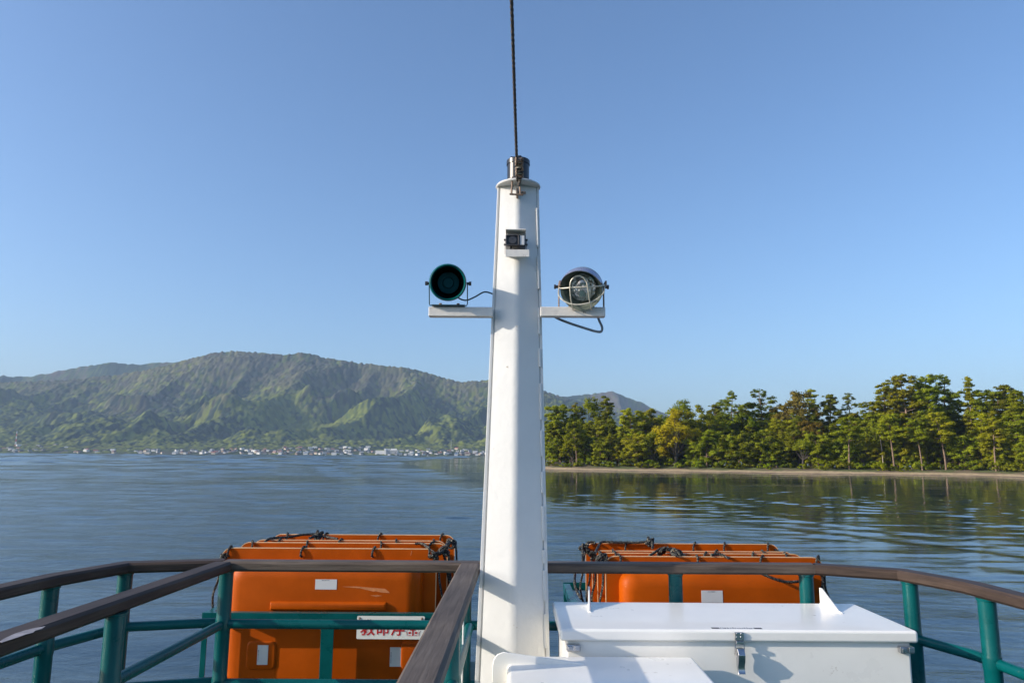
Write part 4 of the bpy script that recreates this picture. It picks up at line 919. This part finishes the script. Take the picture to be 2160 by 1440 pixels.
PX = pts[None, :, 0] + inl[None, :, 0] * offs[:, None]; PY = pts[None, :, 1] + inl[None, :, 1] * offs[:, None]
endf = np.clip(np.arange(len(pts)) / 16.0, 0, 1)[None, :]
wob = 1.3 * (fbm(PX / 9, PY / 9, 3, 2) - 0.5)
PXw = PX; PYw = PY + wob * (np.abs(offs[:, None]) < 12)
PZ = WZ + hts[:, None] * (0.4 + 0.6 * endf) + 0.14 * (fbm(PX / 3, PY / 3, 3, 4) - 0.5) - 1.3 * (1 - endf) ** 2
m, nt, b = newmat('sand_and_grass'); at = nd(nt, 'ShaderNodeAttribute', attribute_name='tint')
tc = nd(nt, 'ShaderNodeTexCoord'); n = nd(nt, 'ShaderNodeTexNoise', Scale=0.8, Detail=6.0); nt.links.new(tc.outputs['Object'], n.inputs['Vector'])
v_ = ramp(nt, n.outputs['Fac'], [(0.3, (0.7, 0.7, 0.7)), (0.7, (1.2, 1.2, 1.2))]).outputs['Color']
nt.links.new(mixc(nt, 1.0, at.outputs['Color'], v_, 'MULTIPLY'), b.inputs['Base Color']); b.inputs['Roughness'].default_value = 0.9
sand = np.array([0.46, 0.34, 0.20]); wet = np.array([0.13, 0.085, 0.055]); grs = np.array([0.10, 0.115, 0.035]); litt = np.array([0.16, 0.12, 0.07])
o_ = offs[:, None] + 0 * PX
gmask = sstep(3.4, 5.4, o_ + 3.5 * (fbm(PX / 6, PY / 6, 3, 19) - 0.5))[..., None]
col = np.where((o_ < 1.0)[..., None], wet, sand) * (1 - gmask) + np.where((fbm(PX / 7, PY / 7, 3, 29) > 0.5)[..., None], grs, litt) * gmask
tag(grid_mesh('beach', PXw, PYw, PZ, m, cols=col), kind='structure')

# ------------------------------------------------------------------ TREES
MT['bark'] = simple('pine_bark', (0.20, 0.135, 0.095), 0.9, var=0.35, scale=1.2)
MT['barkgrey'] = simple('grey_bark', (0.085, 0.07, 0.055), 0.9, var=0.35, scale=1.2)
LM = dict(pine=leafmat('pine_needles', [(0.19, 0.23, 0.010), (0.32, 0.345, 0.014), (0.43, 0.43, 0.020)]),
          pinedark=leafmat('dark_pine_needles', [(0.11, 0.15, 0.012), (0.19, 0.225, 0.015), (0.27, 0.29, 0.020)]),
          broad=leafmat('broad_leaves', [(0.14, 0.19, 0.010), (0.25, 0.295, 0.014), (0.36, 0.38, 0.020)]),
          gold=leafmat('golden_leaves', [(0.38, 0.34, 0.010), (0.56, 0.49, 0.014), (0.66, 0.58, 0.02)]),
          olive=leafmat('olive_yellow_leaves', [(0.12, 0.105, 0.02), (0.21, 0.175, 0.03), (0.28, 0.22, 0.04)]),
          lime=leafmat('young_green_leaves', [(0.17, 0.25, 0.006), (0.28, 0.34, 0.008), (0.36, 0.38, 0.01)], 0.5),
          rust=leafmat('reddish_young_leaves', [(0.15, 0.11, 0.018), (0.24, 0.17, 0.022), (0.31, 0.21, 0.03)]))
def leaves_mesh(name, c, nrm, size, mat, aspect=0.5, up=0.25, seed=0):
    g = np.random.default_rng(seed); N = len(c); c = np.asarray(c); nrm = np.asarray(nrm); size = np.asarray(size)
    fn = nrm * 0.7 + g.normal(size=(N, 3)) * 0.75; fn[:, 2] += up; fn /= np.linalg.norm(fn, axis=1)[:, None]
    a = np.cross(fn, g.normal(size=(N, 3))); a /= np.linalg.norm(a, axis=1)[:, None]; b_ = np.cross(fn, a)
    s = size[:, None]
    v = np.stack([c - a * s, c - b_ * s * aspect, c + a * s, c + b_ * s * aspect], 1).reshape(-1, 3).astype(np.float32)
    me = bpy.data.meshes.new(name); me.vertices.add(len(v)); me.vertices.foreach_set('co', v.ravel())
    me.loops.add(4 * N); me.loops.foreach_set('vertex_index', np.arange(4 * N, dtype=np.int32)); me.polygons.add(N)
    me.polygons.foreach_set('loop_start', np.arange(0, 4 * N, 4, dtype=np.int32)); me.polygons.foreach_set('use_smooth', np.ones(N, bool)); me.update()
    sn = nrm * 1.0 + fn * np.sign((fn * nrm).sum(1))[:, None] * 0.8; sn /= np.linalg.norm(sn, axis=1)[:, None]
    me.normals_split_custom_set_from_vertices([tuple(x) for x in np.repeat(sn, 4, 0)])
    me.materials.append(mat); return me
def clump(g, c, rx, rz, N, size):
    d = g.normal(size=(N, 3)); d /= np.linalg.norm(d, axis=1)[:, None]; r = g.random(N) ** 0.45; far = g.random(N) < 0.16; r = np.where(far, r * (1.0 + 0.65 * g.random(N)), r)
    d[:, 2] = np.where(d[:, 2] < -0.3, d[:, 2] * 0.4, d[:, 2])
    p = d * r[:, None] * np.array([rx, rx, rz]) + c; p[:, 2] += g.normal(size=N) * 0.05 * rx
    return p, d, size * (0.6 + 0.8 * g.random(N))
def proto_pine(seed, H=20, spread=4.2, start=0.35, limbs=26, dens=1.0, mat='pine', flat=0.32, top=0.35, lean=0.06):
    rr = random.Random(seed); g = np.random.default_rng(seed); tr = MB()
    lx, ly = rr.uniform(-lean, lean) * H, rr.uniform(-lean, lean) * H; ph = rr.uniform(0, 6)
    def axis(t): return Vector((lx * t * t + 0.025 * H * math.sin(ph + 3.5 * t) * t, ly * t * t + 0.025 * H * math.cos(ph * 2 + 3 * t) * t, H * 0.97 * t))
    tr.tube([axis(k / 14) for k in range(15)], [0.022 * H * (1 - 0.9 * k / 14) * 0.75 + 0.03 for k in range(15)], 8)
    P, Nn, S = [], [], []
    az = rr.uniform(0, 6)
    for i in range(limbs):
        t = start + (1 - start) * ((i + rr.random()) / limbs) ** 0.9; az += 2.4 + rr.uniform(-0.6, 0.6)
        e = (t - start) / (1 - start); env = (1 - e) ** 0.75 * (0.5 + min(1, e * 5) * 0.5) + top * e
        L = spread * env * rr.uniform(0.55, 1.15); b0 = axis(t); d = Vector((math.cos(az), math.sin(az), 0)); rise = rr.uniform(-0.15, 0.25) + 0.35 * e
        q = [b0, b0 + d * L * 0.4 + Vector((0, 0, L * rise * 0.2)), b0 + d * L * 0.75 + Vector((0, 0, L * rise * 0.5)), b0 + d * L + Vector((0, 0, L * rise))]
        tr.tube(q, [0.10 * (1 - e * 0.6), 0.07 * (1 - e * 0.6), 0.045, 0.02], 5, cap=False)
        np_ = max(3, int(round(L / 0.6)))
        for k in range(np_):
            f = 0.35 + 0.65 * (k + 0.6 * rr.random()) / np_; j = min(2, int(f * 3)); ff = f * 3 - j
            c = q[j].lerp(q[min(j + 1, 3)], min(1, ff)) + Vector((rr.uniform(-0.5, 0.5), rr.uniform(-0.5, 0.5), rr.uniform(0.0, 0.35)))
            c = c + Vector((rr.gauss(0, 0.3), rr.gauss(0, 0.3), rr.gauss(0, 0.35))); rx = rr.choice((0.38, 0.5, 0.62, 0.8, 1.0)) * (0.75 + 0.12 * L)
            p, d_, s_ = clump(g, np.array(c), rx, rx * (flat + 0.14), int(190 * dens * rx ** 1.3), 0.20)
            P.append(p); Nn.append(d_ * np.array([1, 1, 0.6])); S.append(s_)
    c = axis(1.0); p, d_, s_ = clump(g, np.array(c), 0.6, 0.7, 40, 0.19); P.append(p); Nn.append(d_); S.append(s_)
    P = np.concatenate(P); Nn = np.concatenate(Nn); Nn /= np.linalg.norm(Nn, axis=1)[:, None]
    return H, tr, leaves_mesh('crown', P, Nn, np.concatenate(S) * 1.2, LM[mat], 0.36, 0.35, seed), MT['bark'], float(P[:, 2].max())
def proto_broad(seed, H=12, rad=4.5, base=0.2, clumps=48, leaf=0.22, per=130, mat='broad', droop=0.0, umbrella=False):
    rr = random.Random(seed); g = np.random.default_rng(seed); tr = MB()
    hc = H * (base + 1) / 2; hz = H * (1 - base) / 2
    lean = Vector((rr.uniform(-0.08, 0.08) * H, rr.uniform(-0.05, 0.05) * H, 0))
    fork = Vector((0, 0, H * max(base, 0.18))) + lean * 0.4
    tr.tube([Vector((0, 0, -0.3)), fork * 0.5 + Vector((0.1, 0, 0)), fork], [0.035 * H, 0.028 * H, 0.022 * H], 8)
    P, Nn, S = [], [], []
    for i in range(clumps):
        d = Vector((rr.gauss(0, 1), rr.gauss(0, 1), rr.gauss(0.15, 0.9))).normalized()
        if umbrella: d.z = abs(d.z) * 0.9 - 0.12
        r = rr.uniform(0.45, 0.95) if i > clumps * 0.3 else rr.uniform(0.85, 1.06)
        w_ = 1 - 0.35 * max(0, d.z) ** 2
        c = Vector((d.x * rad * r * w_, d.y * rad * r * w_, hc + d.z * hz * r)) + lean
        if rr.random() < 0.4: tr.tube([fork, fork.lerp(c, 0.5) + Vector((0, 0, -0.3)), c], [0.008 * H, 0.005 * H, 0.02], 5, cap=False)
        rx = rr.uniform(0.17, 0.30) * rad
        p, d_, s_ = clump(g, np.array(c), rx, rx * rr.uniform(0.7, 0.95) * (1.5 if droop else 1), int(per * rr.uniform(0.7, 1.2)), leaf)
        P.append(p); Nn.append(d_ * 0.8 + np.array(d) * 0.5); S.append(s_)
    P = np.concatenate(P); Nn = np.concatenate(Nn); Nn /= np.linalg.norm(Nn, axis=1)[:, None]
    return H, tr, leaves_mesh('crown', P, Nn, np.concatenate(S), LM[mat], 0.6, 0.15, seed), MT['barkgrey'], float(P[:, 2].max())
PROTO = {}
def reg(key, name, cat, data):
    H, tr, crown, bark, top = data
    to = tr.build('trunk', bark, None, fix=False, smooth=60); C.objects.unlink(to)
    PROTO[key] = (name, cat, to.data, crown, top)
for i in range(3): reg('tall%d' % i, 'pine_tree', 'tree', proto_pine(100 + i, 22, 4.8, (0.30, 0.36, 0.26)[i], 40, 1.0))
for i in range(2): reg('bare%d' % i, 'pine_tree', 'tree', proto_pine(190 + i, 17, 4.4, (0.52, 0.45)[i], 24, 1.0, 'pine', 0.34, 0.5, 0.09))
for i in range(2): reg('flat%d' % i, 'pine_tree', 'tree', proto_pine(120 + i, 16, 5.2, 0.35, 26, 1.15, 'pine', 0.26, 0.6, 0.1))
for i in range(2): reg('dark%d' % i, 'pine_tree', 'tree', proto_pine(140 + i, 20, 4.4, 0.22, 40, 1.1, 'pinedark', 0.38, 0.25))
reg('sparse0', 'pine_tree', 'tree', proto_pine(161, 20, 4.6, 0.30, 24, 0.55, 'pinedark', 0.4, 0.5, 0.09)); reg('sparse1', 'pine_tree', 'tree', proto_pine(163, 21, 3.6, 0.30, 28, 0.5, 'pinedark', 0.4, 0.3, 0.05))
reg('slender', 'pine_tree', 'tree', proto_pine(171, 22, 2.5, 0.3, 34, 0.9, 'pine', 0.5, 0.2, 0.04))
for i in range(2): reg('low%d' % i, 'pine_tree', 'tree', proto_pine(180 + i, 9, 4.2, 0.22, 20, 1.2, 'pine', 0.34, 0.6, 0.16))
for i in range(3): reg('broad%d' % i, 'broadleaf_tree', 'tree', proto_broad(200 + i, (14, 17, 11)[i], (4.6, 5.0, 4.4)[i], 0.14))
reg('gold', 'broadleaf_tree', 'tree', proto_broad(221, 14, 3.9, 0.12, 60, 0.22, 130, 'gold', 1.0))
reg('goldsm', 'broadleaf_tree', 'tree', proto_broad(222, 13, 3.4, 0.3, 40, 0.2, 130, 'olive', 0.0))
for i in range(2): reg('lime%d' % i, 'broadleaf_tree', 'tree', proto_broad(230 + i, (8, 6)[i], (3.6, 3.2)[i], 0.12, 34, 0.2, 110, 'lime'))
reg('rust', 'broadleaf_tree', 'tree', proto_broad(240, 12, 4.0, 0.25, 44, 0.2, 120, 'rust'))
reg('umbrella', 'broadleaf_tree', 'tree', proto_broad(250, 10, 5.4, 0.28, 50, 0.2, 130, 'broad', 0.0, True))
for i in range(2): reg('shrub%d' % i, 'shrub', 'shrub', proto_broad(260 + i, (2.6, 3.4)[i], (2.3, 2.8)[i], 0.0, 26, 0.17, 80, ('broad', 'lime')[i]))
tr_r = random.Random(77)
def plant(key, px, top_py, off, label, group='trees on the sandy spit', wide=1.0, H=None):
    name, cat, tme, cme, top = PROTO[key]
    Y = shoreY(px) + off; x = atY(px, 960, Y).x; gz = WZ + float(np.interp(off, offs, hts)) - 0.1
    h = H if H else atY(px, top_py, Y).z - gz
    s = h / top; t = thing(name, label, cat, group, (x, Y, gz), tr_r.uniform(0, 6.283))
    sw_ = s * wide * tr_r.uniform(0.92, 1.08); t.scale = (sw_, sw_, s)
    for nm, me in (('trunk', tme), ('crown', cme)):
        o = bpy.data.objects.new(nm, me); C.objects.link(o); o.parent = t
    return t
SKYL = [
 ('flat0', 1182, 851, 20, 'flat topped pine at the left tip of the spit beside the mast'), ('tall0', 1217, 850, 26, 'pine standing just right of the flat topped pine by the mast'),
 ('broad1', 1250, 838, 30, 'tall rounded dark tree against the far right hill'), ('dark0', 1283, 832, 27, 'dark dome crowned pine peaking in front of the far hill'),
 ('flat1', 1338, 862, 20, 'layered pine with bare orange trunk in front of the hill slope'), ('flat0', 1366, 861, 26, 'flat crowned pine left of the golden tree'),
 ('broad0', 1405, 874, 38, 'pale round tree behind the golden tree'), ('broad1', 1437, 843, 36, 'dark domed tree rising behind the golden tree'),
 ('gold', 1424, 860, 10.5, 'bright golden yellow tree, the brightest on the spit'), ('broad0', 1476, 853, 18, 'dark green tree touching the golden tree on its right'),
 ('dark1', 1507, 852, 30, 'dark pine two trees right of the golden tree'), ('sparse0', 1545, 824, 24, 'open crowned pine with sky showing through near the middle of the spit'),
 ('sparse1', 1524, 842, 30, 'thin pine leaning beside the open crowned pine'), ('sparse0', 1612, 819, 30, 'tall sparse pine with bare twigs against the sky'),
 ('tall1', 1578, 848, 28, 'pine between the two open crowned pines'), ('rust', 1652, 852, 30, 'reddish brown leaved tree on the skyline'),
 ('goldsm', 1684, 824, 26, 'tall yellowish tree on the skyline left of the dark spire'), ('slender', 1717, 820, 32, 'dark narrow spire shaped pine on the skyline'),
 ('dark1', 1753, 831, 28, 'dark conical pine right of the narrow spire'), ('rust', 1706, 884, 17, 'rust coloured young leaved tree below the narrow spire'),
 ('sparse1', 1801, 828, 30, 'thin topped pine with sparse twigs left of the tall pine group'), ('tall2', 1832, 846, 24, 'pine at the left edge of the tall pine group'),
 ('tall0', 1872, 801, 22, 'first tall pine of the right hand group'), ('tall1', 1897, 818, 28, 'shorter pine between the first two tall pines'),
 ('tall2', 1923, 788, 20, 'tallest pine on the spit with a broad ragged top'), ('tall0', 1950, 806, 28, 'pine tucked behind the tallest pine on its right'),
 ('tall1', 1974, 788, 22, 'tall pine with forked top right of the tallest pine'), ('sparse0', 1999, 790, 27, 'pine with a bare leaning top and one long branch'),
 ('dark0', 2018, 818, 32, 'dark pine under the bare leaning top'), ('slender', 2052, 794, 24, 'slender pine with a narrow spike above its neighbours'),
 ('tall2', 2078, 820, 28, 'pine right of the slender spike'), ('flat1', 2101, 825, 24, 'flat topped pine near the right end of the spit'),
 ('dark1', 2126, 811, 25, 'dark broad topped pine close to the right edge'), ('tall0', 2158, 817, 24, 'pine cut by the right edge of the view'), ('tall1', 2200, 812, 26, 'pine beyond the right edge of the view')]
for k, px, top, off, lab in SKYL: plant(k, px, top, off, lab, wide=1.3 if k == 'gold' else 1.0)
HERO = [('umbrella', 1692, 926, 10, 'small umbrella shaped tree leaning over the beach'), ('lime0', 1640, 940, 13, 'bright lime tree left of the umbrella shaped tree'), ('lime1', 1704, 914, 16, 'small vivid lime tree above the umbrella shaped tree'),
 ('lime0', 1325, 917, 14, 'yellow green tree with layered sprays left of the golden tree'), ('lime1', 1256, 958, 10, 'small lime tree at the back of the beach near the mast'), ('lime0', 1210, 918, 11, 'mid green young tree with a thin trunk near the mast'),
 ('broad2', 1375, 912, 11, 'dark rounded tree at the foot of the golden tree'), ('lime0', 1566, 868, 24, 'yellow green tree under the open crowned pine'), ('lime1', 1500, 925, 18, 'small lime tree in the shade right of the golden tree')]
for k, px, top, off, lab in HERO: plant(k, px, top, off, lab)
for k, px, top in (('bare0', 1790, 878), ('bare0', 1884, 872), ('bare0', 1943, 880), ('bare1', 1993, 868), ('bare1', 2098, 880), ('bare1', 1216, 888)):
    plant(k, px, top, tr_r.uniform(7.5, 9.5), 'pine with a bare lower trunk standing at the front edge of the beach', 'bare trunked pines at the beach edge')
MIDL = dict(flat='mid height layered pine in the thick of the spit', dark='mid height dark pine in the thick of the spit', tall='mid height pine in the thick of the spit', broad='mid height broadleaf tree in the thick of the spit', low='low spreading pine at the back of the beach', shrub='low shrub at the back of the beach', lime='small young green tree at the back of the beach')
px = 1160.0
while px < 2230:
    k = tr_r.choice(('flat0', 'flat1', 'dark0', 'dark1', 'broad0', 'broad1', 'tall0', 'tall2') if px > 1500 else ('flat0', 'dark0', 'broad0', 'broad1', 'broad2', 'flat1'))
    top = float(np.interp(px, [1160, 1400, 1600, 1800, 1870, 2160], [885, 890, 880, 880, 865, 868])) + tr_r.uniform(-14, 22)
    plant(k, px, top, tr_r.uniform(18, 40), MIDL[k.rstrip('0123456789')], 'mid height trees on the sandy spit', 1.1); px += tr_r.uniform(8, 14)
px = 1166.0
while px < 2230:
    if not (1660 < px < 1725 or 1384 < px < 1462):
        k = tr_r.choice(('low0', 'low1', 'low0', 'broad2', 'flat1', 'broad0', 'low1'))
        top = tr_r.uniform(905, 945)
        plant(k, px, top, tr_r.uniform(10, 16), {'low': MIDL['low'], 'broad': 'bushy dark tree at the back of the beach', 'flat': 'short layered pine at the back of the beach', 'lime': MIDL['lime']}[k.rstrip('0123456789')], 'low trees along the beach', 1.05)
    px += tr_r.uniform(9, 15)
px = 1158.0
while px < 2230:
    plant(tr_r.choice(('shrub0', 'shrub0', 'shrub1')), px, 0, tr_r.uniform(6.0, 14), MIDL['shrub'], 'shrubs along the beach', 1.1, H=tr_r.uniform(1.3, 3.2)); px += tr_r.uniform(9, 20)
px = 1150.0
while px < 2230:
    plant(tr_r.choice(('low0', 'low1', 'broad2', 'shrub0')), px, 0, tr_r.uniform(30, 50), 'bush in the deep shade behind the trees', 'bushes behind the spit trees', 1.3, H=tr_r.uniform(4, 8)); px += tr_r.uniform(9, 14)
# small things on the spit
def spot(px, off):
    Y = shoreY(px) + off; return Vector((atY(px, 960, Y).x, Y, WZ + float(np.interp(off, offs, hts))))
p = spot(1862, 10.5); hp = atY(1859, 908, p.y).z - p.z
pt = thing('utility_pole', 'pale wooden utility pole at the beach edge among the tall pines', 'pole', loc=p)
MB().tube([(0, 0, -0.3), (-0.15, 0, hp * 0.5), (-0.4, 0, hp)], [0.11, 0.10, 0.08], 10).build('shaft', simple('pale_pole', (0.42, 0.36, 0.28), 0.8), pt)
MB().box((-0.38, 0, hp - 0.5), (1.3, 0.09, 0.1)).build('cross_bar', MT['rusty'], pt)
p = spot(1620, 13); hp = atY(1620, 942, p.y).z - p.z
lm = thing('park_lamp', 'park lamp with a small lit globe among the dark trees', 'lamp', loc=p)
MB().tube([(0, 0, -0.2), (0, 0, hp - 0.12)], 0.05, 8).build('post', MT['darkmetal'], lm)
m, nt, b = newmat('lit_globe'); b.inputs['Emission Color'].default_value = (1, 0.86, 0.6, 1); b.inputs['Emission Strength'].default_value = 6; b.inputs['Base Color'].default_value = (0.8, 0.8, 0.75, 1)
MB().lathe([(0, -0.17), (0.1, -0.14), (0.16, -0.05), (0.17, 0.02), (0.12, 0.13), (0, 0.17)], 16, Matrix.Translation((0, 0, hp))).build('globe', m, lm)
p = spot(1170, 10); wl = thing('stone_wall', 'low tan stone wall at the beach edge right beside the mast', 'wall', loc=p)
stn = simple('tan_stone', (0.32, 0.25, 0.19), 0.9, var=0.3, scale=2)
MB().box((0, 0, 0.6), (2.6, 0.5, 1.3)).box((1.8, 0.1, 0.4), (1.4, 0.5, 0.9)).box((-0.9, 0, 1.4), (0.6, 0.4, 0.5)).build('masonry', stn, wl, bevel=0.06)
p = spot(2031, 10); nb = thing('notice_board', 'small white notice board on posts under the right hand pines', 'notice board', loc=p)
MB().box((0, 0, 1.35), (0.95, 0.06, 0.6)).build('panel', MT['sticker'], nb, bevel=0.01)
for s in (-1, 1): MB().box((s * 0.36, 0.06, 0.7), (0.08, 0.06, 1.4)).build('post', MT['darkmetal'], nb)
